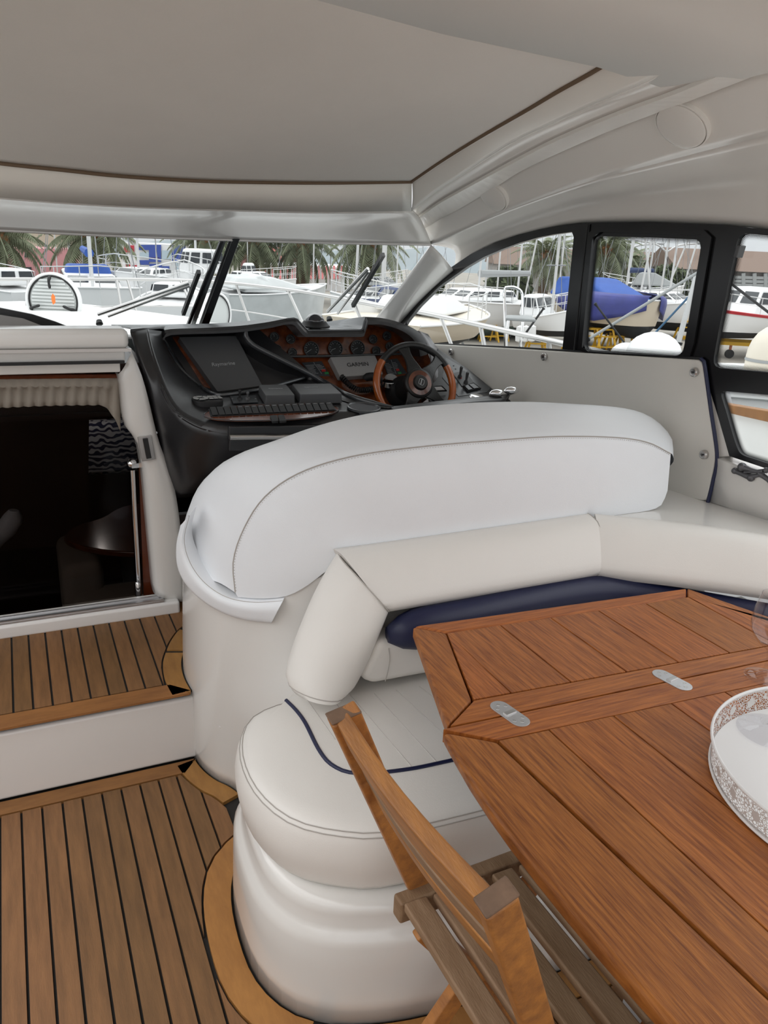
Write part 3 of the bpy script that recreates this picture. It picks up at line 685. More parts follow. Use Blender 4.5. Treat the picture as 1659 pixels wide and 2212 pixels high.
ld = bpy.data.lights.new('bunk_fill', 'POINT'); ld.energy = 2.0; ld.shadow_soft_size = .04; lo_ = bpy.data.objects.new('bunk_fill', ld); COL.objects.link(lo_); lo_.location = (.35, 4.75, .70)  # added point light brightening the bunk, stands in for hatch daylight
bd = thing('cabin_bed', 'bunk with a blue and white chevron cover far inside the cabin', 'bed', hy(215, 950, 5.2))
def chev():
    m = bpy.data.materials.new('chevron_cover'); m.use_nodes = True; t = m.node_tree; p = t.nodes['Principled BSDF']; p.inputs['Roughness'].default_value = .9
    c = t.nodes.new('ShaderNodeTexCoord'); wv = t.nodes.new('ShaderNodeTexWave'); wv.inputs['Scale'].default_value = 9; wv.bands_direction = 'Z'; wv.inputs['Distortion'].default_value = 4; wv.inputs['Detail'].default_value = 0; wv.inputs['Detail Scale'].default_value = 3
    r = t.nodes.new('ShaderNodeValToRGB'); r.color_ramp.interpolation = 'CONSTANT'; r.color_ramp.elements[0].color = (.01, .015, .05, 1); r.color_ramp.elements[1].color = (.5, .52, .55, 1); r.color_ramp.elements[1].position = .5
    t.links.new(c.outputs['Object'], wv.inputs[0]); t.links.new(wv.outputs['Fac'], r.inputs[0]); t.links.new(r.outputs[0], p.inputs['Base Color']); return m
q0, q1 = hy(160, 930, 5.0), hy(285, 955, 5.0)
MB().box(((q0.x+q1.x)/2, 5.5, q0.z-.13), (q1.x-q0.x+.1, 1.0, .34)).build('bed_cover', chev(), bd, bevel=.04)
for i, (x, y, c_, l) in enumerate(((172, 884, (.5, .05, .05), 'red and white striped pillow on the cabin bunk'), (205, 888, (.6, .57, .52), 'pale pillow leaning on the striped one on the cabin bunk'), (243, 882, (.25, .30, .45), 'blue patterned pillow on the cabin bunk'))):
    o = hy(x, y, 5.1); t = thing('bed_pillow', l, 'pillow', o, 'pillows on the cabin bunk')
    MB().ell(o+V((0, .0, .02+i*0)), (.075, .04, .06)).build('pillow_case', mat('pillow_%d' % i, c_, .9, var=.5, vscale=14, stretch=(1, 1, 4), col2=(.5, .5, .5) if i != 1 else None), t)
# portside hatch trim above the door (black curved strip with grey panel)
hx_ = thing('hatch_trim', 'black curved trim with a grey insert above the cabin door', 'trim', hy(0, 700, 3.0))
o1 = [hy(x, y, 2.95) for x, y in ((-160, 655), (0, 665), (70, 679), (120, 695), (165, 713), (-160, 713))]
MB().prism(o1, (0, .02, 0)).build('trim_strip', blackf, hx_, smooth=0)
o2 = [hy(x, y, 2.945) for x, y in ((-160, 673), (0, 680), (50, 688), (97, 706), (0, 706), (-160, 706))]
MB().prism(o2, (0, .004, 0)).build('trim_insert', mat('trim_grey', (.30, .29, .28), .4), hx_, smooth=0)
# ================================================================== HELM SEAT
def G(x): return 1.74+(1.9*max(0, .80-x)**2)
def sp_(px, py, off=0.0): return hs(px, py, lambda p: p.y-(G(p.x)+off+.10*(p.z-.8)), .8, 4)
S_ = [(1449, 980), (1400, 956), (1330, 945), (1200, 943), (1060, 952), (900, 966), (760, 986), (650, 1020), (575, 1070), (530, 1135), (504, 1210), (508, 1280)]
B_ = [(1442, 1060), (1420, 1097), (1330, 1113), (1200, 1133), (1060, 1153), (900, 1178), (775, 1199), (715, 1227), (662, 1266), (617, 1288), (562, 1293), (514, 1290)]
T_ = [(1453, 1000), (1447, 940), (1375, 888), (1210, 871), (1060, 868), (900, 878), (740, 905), (590, 952), (480, 1000), (422, 1070), (404, 1160), (450, 1255)]
hseat = thing('helm_seat', 'large rounded white helm seat back seen from behind, in front of the dashboard', 'seat', (1.2, 2.0, .8))
M_ = 60
Sc = cat([sp_(*p) for p in S_], M_); Bc = cat([sp_(*p) for p in B_], M_)
dy = [.02, .14, .19, .21, .21, .21, .21, .21, .20, .18, .14, .06]
Tc = cat([sp_(p[0], p[1], d) for p, d in zip(T_, dy)], M_)
def toward(p, d): return p+(EYE-p).normalized()*d
F1 = [toward(a.lerp(c, .30), .022*min(1, 6*min(i, M_-1-i)/M_)) for i, (a, c) in enumerate(zip(Bc, Sc))]
F2 = [toward(a.lerp(c, .70), .022*min(1, 6*min(i, M_-1-i)/M_)) for i, (a, c) in enumerate(zip(Bc, Sc))]
Gm = [a.lerp(c, .5)+(V((-.35 if a.x < .7 else 0, 0, 1)).normalized())*.012 for a, c in zip(Sc, Tc)]
Bk = [t+V((.02 if t.x < .7 else 0, .06, -.07)) for t in Tc]; Bb = [V((b_.x+(.05 if b_.x < .7 else 0), t.y+.05, max(.58, min(b_.z, t.z-.1)))) for b_, t in zip(Bc, Tc)]
rows = rowsmooth([Bc, F1, F2, Sc], 4)[:-1]+rowsmooth([Sc, Gm, Tc, Bk, Bb], 4)
MB().patch(rows).add(rows[0]+rows[-1][::-1], [tuple(range(2*M_))]).build('backrest_cushion', vinylw, hseat, smooth=80)
MB().tube([toward(p, .001) for p in Sc], .0017, 6).build('seam', stitch, hseat)
# dashed stitching beside the seam
st_ = MB()
fs_ = cat([toward(p, .0015)+(b_-p).normalized()*.006 for p, b_ in zip(Sc, Bc)], 400)
for i in range(0, 398, 2): st_.tube([fs_[i], fs_[i+1].lerp(fs_[i], .3)], .0008, 4)
st_.build('stitching', stitch, hseat, smooth=0)['kind'] = 'stuff'
# band wrapping the seat below the back
bt = [(410, 1112), (399, 1165), (413, 1215), (445, 1258), (492, 1288), (550, 1298), (613, 1294)]
bb = [(390, 1135), (381, 1180), (385, 1230), (411, 1274), (460, 1313), (520, 1337), (586, 1346)]
BT = cat([sp_(*p, -.005) for p in bt], 40); BB = cat([sp_(*p, .0) for p in bb], 40)
bm1 = [toward(a.lerp(c, .35), .022) for a, c in zip(BT, BB)]; bm2 = [toward(a.lerp(c, .75), .018) for a, c in zip(BT, BB)]
bi = [p+V((.03, .05, .01)) for p in BT]; bo = [p+V((.03, .05, 0)) for p in BB]
rr_ = rowsmooth([bi, BT, bm1, bm2, BB, bo], 4)
MB().patch(rr_).add([r[-1] for r in rr_], [tuple(range(len(rr_)))]).build('seat_band', vinylw, hseat, smooth=80)
MB().tube([toward(a.lerp(c, .93), .006) for a, c in zip(BT, BB)], .0014, 6).build('band_seam', stitch, hseat)
MB().tube([toward(a.lerp(c, .08), .006) for a, c in zip(BT, BB)], .0014, 6).build('band_seam', stitch, hseat)
MB().box((1.22, 2.22, .70), (1.34, .42, .13)).build('seat_cushion', vinylw, hseat, bevel=.04)
MB().box((1.22, 2.22, .44), (1.2, .40, .40)).build('seat_base', gel, hseat, bevel=.02)
# ================================================================== SETTEE
set_ = thing('settee', 'cream U-shaped cockpit settee with ribbed seat and navy piping', 'settee', (1.0, 1.3, 0))
z_ = [(-.005, 0), (.06, .0), (.14, .002), (.195, .004), (.212, .010), (.222, .020), (.232, .026), (.258, .028), (.272, .032), (.285, .045), (.287, .12)]
MB().patch([[V((p.x, p.y, z)) for p in offc(SF, d)] for z, d in z_]).build('seat_base', gel, set_, smooth=60, solid=-.01)
CS = [(.60, 1.665), (.56, 1.670), (.50, 1.665), (.44, 1.635), (.398, 1.568), (.374, 1.465), (.380, 1.345), (.425, 1.240), (.517, 1.168), (.60, 1.140), (.80, 1.125), (1.2, 1.105), (2.2, 1.06)]
def inl(d, z): return [V((p.x, p.y, z)) for p in offc(CS, d)]
top_in = inl(.05, .447); back = [V((.60+(2.25-.60)*(i/59), 1.76, .447)) for i in range(60)]
ff = lambda t: [a.lerp(c, t) for a, c in zip(top_in, back)]
back2 = [V((max(p.x, .62) if i < 30 else p.x, 1.72, .447)) for i, p in enumerate(top_in)]
MB().patch([inl(.03, .285), inl(.008, .288), inl(-.002, .305), inl(-.010, .345), inl(-.012, .375), inl(-.006, .405), inl(.000, .422), inl(.006, .431), inl(.022, .440), inl(.05, .446), [a.lerp(c, .4) for a, c in zip(inl(.05, .449), back2)], back2]).build('seat_cushion', vinyl, set_, smooth=80)
for d, z in ((.000, .4235), (.006, .432)): MB().tube(inl(d, z), .0012, 6).build('seam', stitch, set_)
def zc(px, py, z=.4475): return hz(px, py, z)
MB().tube(cat([zc(618, 1513), zc(640, 1535), zc(660, 1563), zc(690, 1622), zc(720, 1655), zc(770, 1671), zc(870, 1664), zc(985, 1641), zc(1300, 1570)], 60), .0052, 10).build('piping', navy, set_)
for a_, c_ in (((655, 1500), (724, 1598)), ((712, 1500), (830, 1665)), ((755, 1500), (893, 1661)), ((808, 1498), (943, 1646)), ((855, 1490), (1010, 1634)), ((905, 1482), (1080, 1620)), ((960, 1470), (1130, 1610))):
    MB().tube([zc(*a_, .4478), zc(*c_, .4478)], .0011, 5).build('rib_seam', groove, set_)
# backrest cushions
sb = thing('cushion', 'cream padded backrest wrapping round the settee', 'cushion', (1.0, 1.65, .6))
zt, zb = .80, .655
fwT = [hy(740, 1210, 1.69), hy(1000, 1172, 1.69), hy(1287, 1130, 1.69)]; fwB = [hy(845, 1332, 1.60), hy(1080, 1292, 1.60), hy(1290, 1256, 1.60)]
stT = [fwT[-1], hz(1480, 1150, .80), hz(1659, 1176, .80), hz(1950, 1225, .80)]; stB = [fwB[-1], hz(1480, 1279, .66), hz(1659, 1304, .66), hz(1950, 1350, .66)]
def cush(T, B, n, nm, fwd, bulge=.03, back_=.07, cap=True):
    T = cat(T, n); B = cat(B, n); up_ = V((0, 0, 1))
    r1 = [b_+fwd*.02+up_*.004 for b_ in B]; r2 = [a.lerp(c, .25)-fwd*bulge for a, c in zip(B, T)]; r3 = [a.lerp(c, .6)-fwd*bulge*1.15+up_*.004 for a, c in zip(B, T)]
    r4 = [a.lerp(c, .9)-fwd*bulge*.6+up_*.010 for a, c in zip(B, T)]; r5 = [t+up_*.012+fwd*.01 for t in T]; r6 = [t+fwd*back_*.8+up_*.0 for t in T]; r7 = [b_+fwd*(back_+.06) for b_ in B]
    rs = rowsmooth([r1, r2, r3, r4, r5, r6, r7], 4); m_ = MB().patch(rs)
    if cap: m_.add([r[0] for r in rs], [tuple(range(len(rs)))]).add([r[-1] for r in rs], [tuple(range(len(rs)))])
    return m_.build(nm, vinyl, sb, smooth=80), rs
_, rs1 = cush(fwT, fwB, 24, 'back_cushion', V((0, 1, 0)), .026)
nst = V((.55, .83, 0)).normalized()
_, rs2 = cush(stT, stB, 24, 'side_cushion', nst, .026)
MB().tube([r[-1] for r in rs1[:18]], .0016, 6).build('seam', stitch, sb)
# left end of the backrest, sloping down to the seat
L_ = [(742, 1209), (716, 1252), (690, 1300), (664, 1360), (641, 1420), (627, 1475), (640, 1505)]
R_ = [(845, 1332), (832, 1365), (818, 1400), (802, 1438), (786, 1470), (770, 1496), (745, 1514)]
ly = [1.69, 1.675, 1.66, 1.64, 1.62, 1.60, 1.585]; ry = [1.60, 1.595, 1.59, 1.585, 1.58, 1.57, 1.56]
Lc = cat([hy(*p, y) for p, y in zip(L_, ly)], 24); Rc = cat([hy(*p, y) for p, y in zip(R_, ry)], 24)
c0_ = [p+V((.03, .09, .0)) for p in Lc]; c1_ = [p+V((-.0, .03, 0)) for p in Lc]; c2_ = [a.lerp(c, .30)+V((-.006, -.028, .006)) for a, c in zip(Lc, Rc)]; c3_ = [a.lerp(c, .72)+V((0, -.030, .004)) for a, c in zip(Lc, Rc)]
c4_ = [p+V((.006, .03, 0)) for p in Rc]; c5_ = [p+V((0, .10, 0)) for p in Rc]
rs3 = rowsmooth([c0_, c1_, c2_, c3_, c4_, c5_], 4)
MB().patch(rs3).add([r[-1] for r in rs3], [tuple(range(len(rs3)))]).add([r[0] for r in rs3], [tuple(range(len(rs3)))]).build('end_cushion', vinyl, sb, smooth=80)
MB().tube([r[-2] for r in rs3[3:18]], .0014, 6).build('seam', stitch, sb)
MB().tube([V(r[0])+V((-.001, -.003, .0)) for r in rs3[3:18]], .0016, 6).build('seam', stitch, sb)
bo_ = thing('lumbar_bolster', 'dark navy bolster tucked under the settee backrest', 'cushion', (1.1, 1.6, .57))
bl = [hy(838, 1371, 1.605), hy(1000, 1338, 1.605), hy(1285, 1284, 1.605), hz(1450, 1308, .60), hz(1650, 1345, .60), hz(1900, 1395, .60)]
bc = cat(bl, 40); MB().tube(bc, [.018, .036, .044]+[.046]*35+[.04, .02], 14, flat=1.25).build('bolster_cover', navy, bo_, smooth=80)
lc = thing('lower_cushion', 'cream lower back cushion lying under the navy bolster', 'cushion', (1.1, 1.6, .45))
pf = [hy(828, 1396, 1.575), hy(788, 1478, 1.575), hy(822, 1502, 1.55), hy(1010, 1466, 1.55), V((1.9, 1.50, .455)), V((1.9, 1.52, .57)), hy(900, 1384, 1.585)]
MB().prism([V((p.x, 1.60, p.z)) for p in pf], (0, .09, 0)).build('cushion_cover', vinyl, lc, bevel=.028, seg=5)
MB().tube(cat([hy(840, 1400, 1.600), hy(842, 1425, 1.594), hy(838, 1450, 1.594), hy(832, 1472, 1.596)], 12), .0013, 6).build('seam', stitch, lc)
# ================================================================== TABLE
tab = thing('folding_table', 'varnished teak cockpit table with two hinged leaves', 'table', (1.2, .8, 0))
TZ, TT = .68, .030
def tb_(poly, m, nm='board', bev=.0012, seg=2, dz=0): return MB().prism([V((x, y, TZ-TT)) for x, y in poly], (0, 0, TT+dz)).build(nm, m, tab, bevel=bev, seg=seg)
def yl(a, c, x): return a[1]+(c[1]-a[1])*(x-a[0])/(c[0]-a[0])
fa, fb = (.871, 1.446), (1.588, 1.405); ha, hb = (.777, 1.171), (1.566, 1.123)
tb_([(.812, 1.506), (1.632, 1.451), (1.588, 1.4065), (.871, 1.4475)], tablex, 'frame_rail', .006, 3)
tb_([(.808, 1.503), (.868, 1.4455), (.776, 1.1735), (.686, 1.112)], tablem, 'frame_rail', .006, 3)
tb_([(.690, 1.1085), (.779, 1.169), (1.78, 1.1085), (1.80, 1.0615)], tablex, 'frame_rail')
js = [.867, 1.013, 1.157, 1.30, 1.449, 1.592, 1.72]
tb_([(.8695, yl(fa, fb, .871)-.002), (.8655, yl(ha, hb, .867)+.003), (.781, 1.1735)], tablem)
for j in range(6):
    x0, x1 = js[j]+.0016, js[j+1]-.0016
    t0 = yl(fa, fb, x0)-.002 if x0 < 1.59 else 1.403; t1 = yl(fa, fb, x1)-.002 if x1 < 1.60 else 1.19
    tb_([(x0, t0), (x1, t1), (x1, yl(ha, hb, x1)+.002), (x0, yl(ha, hb, x0)+.002)], tablem)
tb_([(1.592, 1.405), (1.634, 1.449), (1.72, 1.19), (1.80, 1.06), (1.72, 1.115), (1.70, 1.17)], tablem, 'frame_rail', .004)
tb_([(.672, 1.104), (.752, 1.037), (1.75, .984), (1.80, 1.0575)], tablex, 'frame_rail')
lr = cat([(.669, 1.101, 0), (.645, .96, 0), (.632, .82, 0), (.628, .66, 0), (.633, .5, 0), (.642, .34, 0), (.655, .15, 0)], 14)
tb_([(p.x, p.y) for p in lr]+[(.790, .15), (.7785, .453), (.7505, 1.034)], tablem, 'frame_rail', .011, 4)
js2 = [None, .862, 1.013, 1.157, 1.30, 1.449, 1.60, 1.76]
tb_([(.7525, 1.034), (.7805, .453), (.792, .15), (.862-.0016, .15), (.862-.0016, 1.028)], tablem)
for j in range(1, 7):
    x0, x1 = js2[j]+.0016, js2[j+1]-.0016
    tb_([(x0, yl((.752, 1.037), (1.75, .984), x0)-.002), (x1, yl((.752, 1.037), (1.75, .984), x1)-.002), (x1, .15), (x0, .15)], tablem)
MB().prism([V((x, y, TZ-TT-.004)) for x, y in ((.80, 1.44), (1.60, 1.40), (1.70, 1.1), (1.70, .2), (.72, .2), (.70, 1.06))], (0, 0, .012)).build('joint_filler', caulk, tab, smooth=0)
for hx0, hy0, hx1, hy1 in ((.812, 1.149, .829, 1.054), (1.218, 1.130, 1.235, 1.038)):
    a, c = V((hx0, hy0, 0)), V((hx1, hy1, 0)); d = (c-a).normalized(); n_ = V((-d.y, d.x, 0)); r_ = .0195; L_2 = (c-a).length; pts = []
    for k_ in range(13): an = math.pi*k_/12; pts.append(a+d*r_+n_*math.cos(an)*r_-d*math.sin(an)*r_)
    for k_ in range(13): an = math.pi*k_/12; pts.append(c-d*r_-n_*math.cos(an)*r_+d*math.sin(an)*r_)
    h_ = MB().prism([V((p.x, p.y, TZ-.001)) for p in pts], (0, 0, .0028)).build('hinge', alu, tab, bevel=.0006, label='oval brushed metal hinge')
    m_ = (a+c)/2; MB().beam(m_+n_*.0135+V((0, 0, TZ+.003)), m_-n_*.0135+V((0, 0, TZ+.003)), .012, .004).build('hinge_pin', steel, h_, bevel=.001)
    for u_, v_ in ((-.034, 0), (-.024, .011), (-.024, -.011), (.034, 0), (.024, .011), (.024, -.011)):
        MB().lathe([(.0, .0006), (.0038, .0008), (.0042, 0)], m_+d*u_+n_*v_+V((0, 0, TZ+.0017)), (0, 0, 1), 12, cap=False).beam(m_+d*u_+n_*(v_+.002)+V((0, 0, TZ+.0026)), m_+d*u_+n_*(v_-.002)+V((0, 0, TZ+.0026)), .0008, .0004, m=None).build('screw', steel, h_)
for lx in (1.15, 1.55):
    MB().lathe([(.16, 0), (.16, .02), (.05, .04), (.045, .62), (.09, .645)], (lx, .78, 0), (0, 0, 1), 24).build('pedestal_leg', alu, tab)
# ================================================================== FOLDING CHAIR
ch = thing('folding_chair', 'weathered teak folding chair pulled up beside the table', 'chair', (.6, .78, 0))
pf0, pf1 = hz(741, 1556, .90), hz(1070, 1962, .90)
ft, nt_ = pf0, pf1
fb_, nb = V((.585, 1.000, .43)), V((.60, .610, .43))
fdir = (fb_-ft); ndir = (nb-nt_)
MB().beam(ft+V((0, 0, .012)), fb_, .026, .046, (1, 0, .4), w2=.028).build('back_post', chairm, ch, bevel=.004)
MB().beam(nt_+V((0, 0, .012)), nb, .025, .042, (1, 0, .4), w2=.030).build('back_post', chairm, ch, bevel=.005)
MB().beam(ft+V((0, 0, .0135)), ft+V((0, 0, .0115))-fdir.normalized()*-.002, .027, .047, (1, 0, .4)).build('end_cap', endg, ch, bevel=.002)
MB().beam(nt_+V((0, 0, .014))-ndir.normalized()*.004, nt_+V((0, 0, .014))+ndir.normalized()*.001, .026, .043, (1, 0, .4)).build('end_cap', endg, ch, bevel=.003)
fn = fdir.normalized(); nn_ = ndir.normalized()
for k_, (t, hh, th, mm) in enumerate(((.03, .055, .022, chairm), (.13, .045, .014, chairm), (.235, .045, .014, chairg), (.34, .045, .014, chairm))):
    a, c = ft+fdir*t, nt_+ndir*t; dd = (c-a).normalized()
    pts = [a.lerp(c, i/8)+V((-.012*math.sin(math.pi*i/8), 0, 0)) for i in range(9)]
    m_ = MB(); u_ = fn; s_v = dd.cross(u_).normalized(); vs = []
    for p in pts: vs += [p+s_v*x*th/2+u_*y*hh/2 for x, y in ((-1, -1), (1, -1), (1, 1), (-1, 1))]
    fs = [(0, 1, 2, 3), (35, 34, 33, 32)]+[(i*4+j, i*4+4+j, i*4+4+(j+1) % 4, i*4+(j+1) % 4) for i in range(8) for j in range(4)]
    m_.add(vs, fs).build('back_slat' if k_ else 'top_rail', mm, ch, bevel=.003)
SZ = .435
fr0, fr1 = hz(858, 1943, SZ+.012), hz(1118, 1845, SZ+.012)
fr1 = fr0+(fr1-fr0)*1.35
MB().beam(V((fr0.x, fr0.y, SZ-.010)), V((fr1.x, fr1.y, SZ-.010)), .030, .046).build('side_rail', chairg, ch, bevel=.005)
MB().beam(V((fr0.x+.02, .60, SZ-.010)), V((fr1.x+.02, .60, SZ-.010)), .030, .046).build('side_rail', chairg, ch, bevel=.005)
sx = fr0.x
for i, dx in enumerate((.030, .088, .150, .212, .272)):
    x = sx+dx; MB().beam((x, fr0.y-.012, SZ+.004), (x+.006, .585, SZ+.004), .046, .018).build('seat_slat', chairg, ch, bevel=.004)
MB().beam((sx+.02, fr0.y-.03, SZ-.055), (sx+.30, fr0.y-.03, SZ-.055), .02, .03).build('lower_rail', chairm, ch, bevel=.003) if False else None
l0, l1 = hy(1015, 2060, .985), hz(885, 2212, .02)
d_ = (l0-l1).normalized()
for yy, nm in ((.962, 'leg'), (.632, 'leg')):
    MB().beam((sx+.30, yy, SZ-.03), (sx+.02, yy, .0), .024, .042, (0, 0, 1)).build('leg', chairm, ch, bevel=.004)
    MB().beam((sx+.035, yy-.028, SZ-.03), (sx+.33, yy-.028, .0), .024, .042, (0, 0, 1)).build('leg', chairm, ch, bevel=.004)
for x_, z_2 in ((sx+.06, .06), (sx+.29, .06), (sx+.165, .215)):
    MB().beam((x_, .96, z_2), (x_, .62, z_2), .018, .03).build('stretcher', chairm, ch, bevel=.003)
# ================================================================== TRAY AND GLASSES
def filig():
    m = bpy.data.materials.new('filigree_metal'); m.use_nodes = True; t = m.node_tree; N_ = t.nodes; L = t.links; p = N_['Principled BSDF']; p.inputs['Base Color'].default_value = (.62, .60, .58, 1); p.inputs['Roughness'].default_value = .4
    uv = N_.new('ShaderNodeUVMap'); v1 = N_.new('ShaderNodeTexVoronoi'); v1.feature = 'DISTANCE_TO_EDGE'; v1.inputs['Scale'].default_value = 1.0; v1.inputs['Randomness'].default_value = .75
    mpn = N_.new('ShaderNodeMapping'); mpn.inputs['Scale'].default_value = (1, 1, 1); L.new(uv.outputs[0], mpn.inputs[0]); L.new(mpn.outputs[0], v1.inputs['Vector'])
    g = N_.new('ShaderNodeMath'); g.operation = 'GREATER_THAN'; g.inputs[1].default_value = .10; L.new(v1.outputs['Distance'], g.inputs[0])
    # solid medallions along the band
    sx_ = N_.new('ShaderNodeSeparateXYZ'); L.new(uv.outputs[0], sx_.inputs[0])
    def M(op, a, b_=None):
        n = N_.new('ShaderNodeMath'); n.operation = op
        for i, x in enumerate((a, b_)):
            if x is None: continue
            if isinstance(x, (int, float)): n.inputs[i].default_value = x
            else: L.new(x, n.inputs[i])
        return n.outputs[0]
    fx = M('SUBTRACT', M('MULTIPLY', M('FRACT', M('DIVIDE', sx_.outputs[0], 11.0)), 11.0), 5.5); fy = M('SUBTRACT', sx_.outputs[1], 5.0)
    dd = M('SQRT', M('ADD', M('MULTIPLY', fx, fx), M('MULTIPLY', fy, fy))); med = M('GREATER_THAN', dd, 1.7); edge = M('LESS_THAN', M('ABSOLUTE', fy), 4.2)
    a = M('MULTIPLY', M('MULTIPLY', g.outputs[0], med), edge); inv = M('SUBTRACT', 1.0, a); L.new(inv, p.inputs['Alpha']); return m
tr = thing('round_tray', 'round white tray with a pierced filigree metal rim on the table', 'tray', (1.272, .650, TZ))
tc_ = V((1.272, .650, 0)); TR = .272
MB().lathe([(0, .002), (TR-.006, .002), (TR-.004, .008), (0, .008)], (tc_.x, tc_.y, TZ+.003), (0, 0, 1), 80).build('tray_base', whitep, tr, smooth=30)
def band(r0, r1, z0, z1, nm, m):
    n = 128; me = bpy.data.meshes.new(nm); base = wloc(tr); vs = []
    for r_, z in ((r0, z0), (r1, z1)): vs += [tuple(V((tc_.x+r_*math.cos(2*math.pi*i/n), tc_.y+r_*math.sin(2*math.pi*i/n), z))-base) for i in range(n)]
    me.from_pydata(vs, [], [(i, (i+1) % n, n+(i+1) % n, n+i) for i in range(n)]); uv = me.uv_layers.new(name='UVMap')
    for i, poly in enumerate(me.polygons):
        for li, (u_, v_) in zip(poly.loop_indices, ((i, 0), (i+1, 0), (i+1, 10), (i, 10))): uv.data[li].uv = (u_*2*math.pi*TR/n/.0052, v_)
    me.materials.append(m); ob = bpy.data.objects.new(nm, me); COL.objects.link(ob); ob.parent = tr; return ob
fm = filig(); band(TR-.004, TR+.001, TZ+.004, TZ+.056, 'filigree_rim', fm)
for z, r_, q in ((TZ+.057, TR+.002, .0028), (TZ+.004, TR-.003, .0025)):
    MB().tube([V((tc_.x+r_*math.cos(2*math.pi*i/96), tc_.y+r_*math.sin(2*math.pi*i/96), z)) for i in range(96)], q, 8, closed=True).build('rim_wire', whitep, tr)
def wine(o, s_, label, bowl=.046, foot=.040, stem=.085, hb_=.12):
    g_ = thing('wine_glass', label, 'glass', o)
    prof = [(.0001, .001), (foot*.96, .0012), (foot, .0022), (foot*.9, .004), (foot*.45, .008), (.008, .014), (.0042, .028), (.0040, stem*.75), (.0065, stem*.92), (.012, stem), (bowl*.55, stem+.012), (bowl*.88, stem+.034), (bowl, stem+.058), (bowl*.95, stem+.085), (bowl*.80, stem+hb_)]
    inner = [(bowl*.80-.0014, stem+hb_), (bowl*.95-.0014, stem+.085), (bowl-.0014, stem+.058), (bowl*.88-.0014, stem+.036), (bowl*.55-.001, stem+.016), (.001, stem+.007)]
    pc = cat([(a, c, 0) for a, c in prof], 44); 
    MB().lathe([(max(.0001, p.x)*s_, p.y*s_) for p in pc]+[(a*s_, c*s_) for a, c in inner], o, (0, 0, 1), 40, cap=False).build('glass_body', crystal, g_, smooth=60)
    return g_
wine(hz(1650, 1463, TZ+.0005), 1.0, 'stemmed wine glass standing on the table behind the tray', bowl=.050, foot=.042, stem=.072, hb_=.125)
wine(hz(1664, 1582, TZ+.0115), 1.0, 'stemmed wine glass standing inside the white tray', bowl=.044, foot=.062, stem=.165, hb_=.13)
# ================================================================== DASHBOARD
TP, TN = V((0, 2.5, .985)), V((0, -.10, 1)).normalized()
IP, IN = V((0, 3.12, 1.10)), V((0, 1, -.30)).normalized()
def tp_(px, py, l=0): return hp(px, py, TP+TN*l, TN)
def ip(px, py, l=0): return hp(px, py, IP-IN*l, IN)
dash = thing('dashboard', 'black moulded helm dashboard with burl wood instrument panels', 'dashboard', (1.0, 2.9, .9))
D3 = lambda l: [hy(x, y, z) for x, y, z in l]
R0 = cat(D3([(281, 716, 2.78), (288, 745, 2.75), (304, 800, 2.74), (324, 870, 2.73), (343, 950, 2.72), (352, 1010, 2.72), (364, 1055, 2.72), (382, 1076, 2.70), (440, 1067, 2.66), (600, 1040, 2.6), (800, 1010, 2.6), (1080, 1000, 2.6)]), 70)
R1 = cat(D3([(318, 711, 2.84), (324, 745, 2.78), (338, 795, 2.72), (352, 842, 2.66), (372, 880, 2.60), (400, 905, 2.54), (450, 928, 2.48), (530, 945, 2.46), (640, 950, 2.46), (760, 945, 2.48), (900, 930, 2.52), (1090, 900, 2.58)]), 70)
Rm = [a.lerp(c, .45)+V((-.012 if i < 30 else 0, -.022, 0)) for i, (a, c) in enumerate(zip(R0, R1))]
R2 = cat([hy(352, 716, 3.0), hy(356, 740, 2.99), hy(385, 790, 2.95), hy(425, 828, 2.90), tp_(462, 852), tp_(500, 852), tp_(580, 838), tp_(657, 818), tp_(705, 842), tp_(752, 866), tp_(830, 878), tp_(930, 868), tp_(1100, 850)], 70)
Rt = [a.lerp(c, .5) for a, c in zip(R1, R2)]
Rt = [p if i < 20 else V((p.x, p.y, TP.z+.10*(p.y-2.5)+.002)) for i, p in enumerate(Rt)]
MB().patch(rowsmooth([R0, Rm, R1], 5)).build('lower_shell', dashm, dash, smooth=80, solid=-.008)
def flat_(f): return [a.lerp(c, f) if i < 20 else V((a.x+(c.x-a.x)*f, a.y+(c.y-a.y)*f, TP.z+.10*(a.y+(c.y-a.y)*f-2.5)-.003)) for i, (a, c) in enumerate(zip(R1, R2))]
MB().patch([R1, flat_(.12), flat_(.3), flat_(.5), flat_(.7), flat_(.85), R2]).build('console_top', dashm, dash, smooth=80, solid=-.008)
# cowl
lip = cat([hy(x, y, z) for x, y, z in ((350, 722, 3.0), (356, 714, 3.0), (380, 711, 3.0), (500, 706, 3.0), (570, 698, 3.0), (618, 689, 3.0))], 24)[:-1]+lin([hy(x, y, 3.0) for x, y in ((618, 689), (640, 687), (664, 714), (784, 713), (791, 685))], 26)[:-1]+cat([hy(x, y, z) for x, y, z in ((791, 685, 3.0), (830, 688, 3.0), (870, 699, 3.0), (903, 716, 3.0), (920, 738, 3.0), (930, 762, 3.0))], 22)
lin2 = [(352, 738), (358, 728), (380, 723), (500, 719), (575, 710), (612, 702)]
low = cat([hy(x, y, 2.985) for x, y in lin2], 24)[:-1]+lin([hy(x, y, 2.985) for x, y in ((612, 702), (634, 700), (658, 728), (786, 728), (795, 701))], 26)[:-1]+cat([hy(x, y, 2.985) for x, y in ((795, 701), (828, 702), (862, 712), (888, 728), (903, 750), (908, 770))], 22)
NL = len(lip)
inn = [p+V((0, .10, -.012)) for p in low]
def fr(i):
    p = lip[i]; t = i/(NL-1); return V((.46+1.26*t, WB(p.x)-.05, 1.155+.01*math.sin(math.pi*t)))
front = [fr(i) for i in range(NL)]
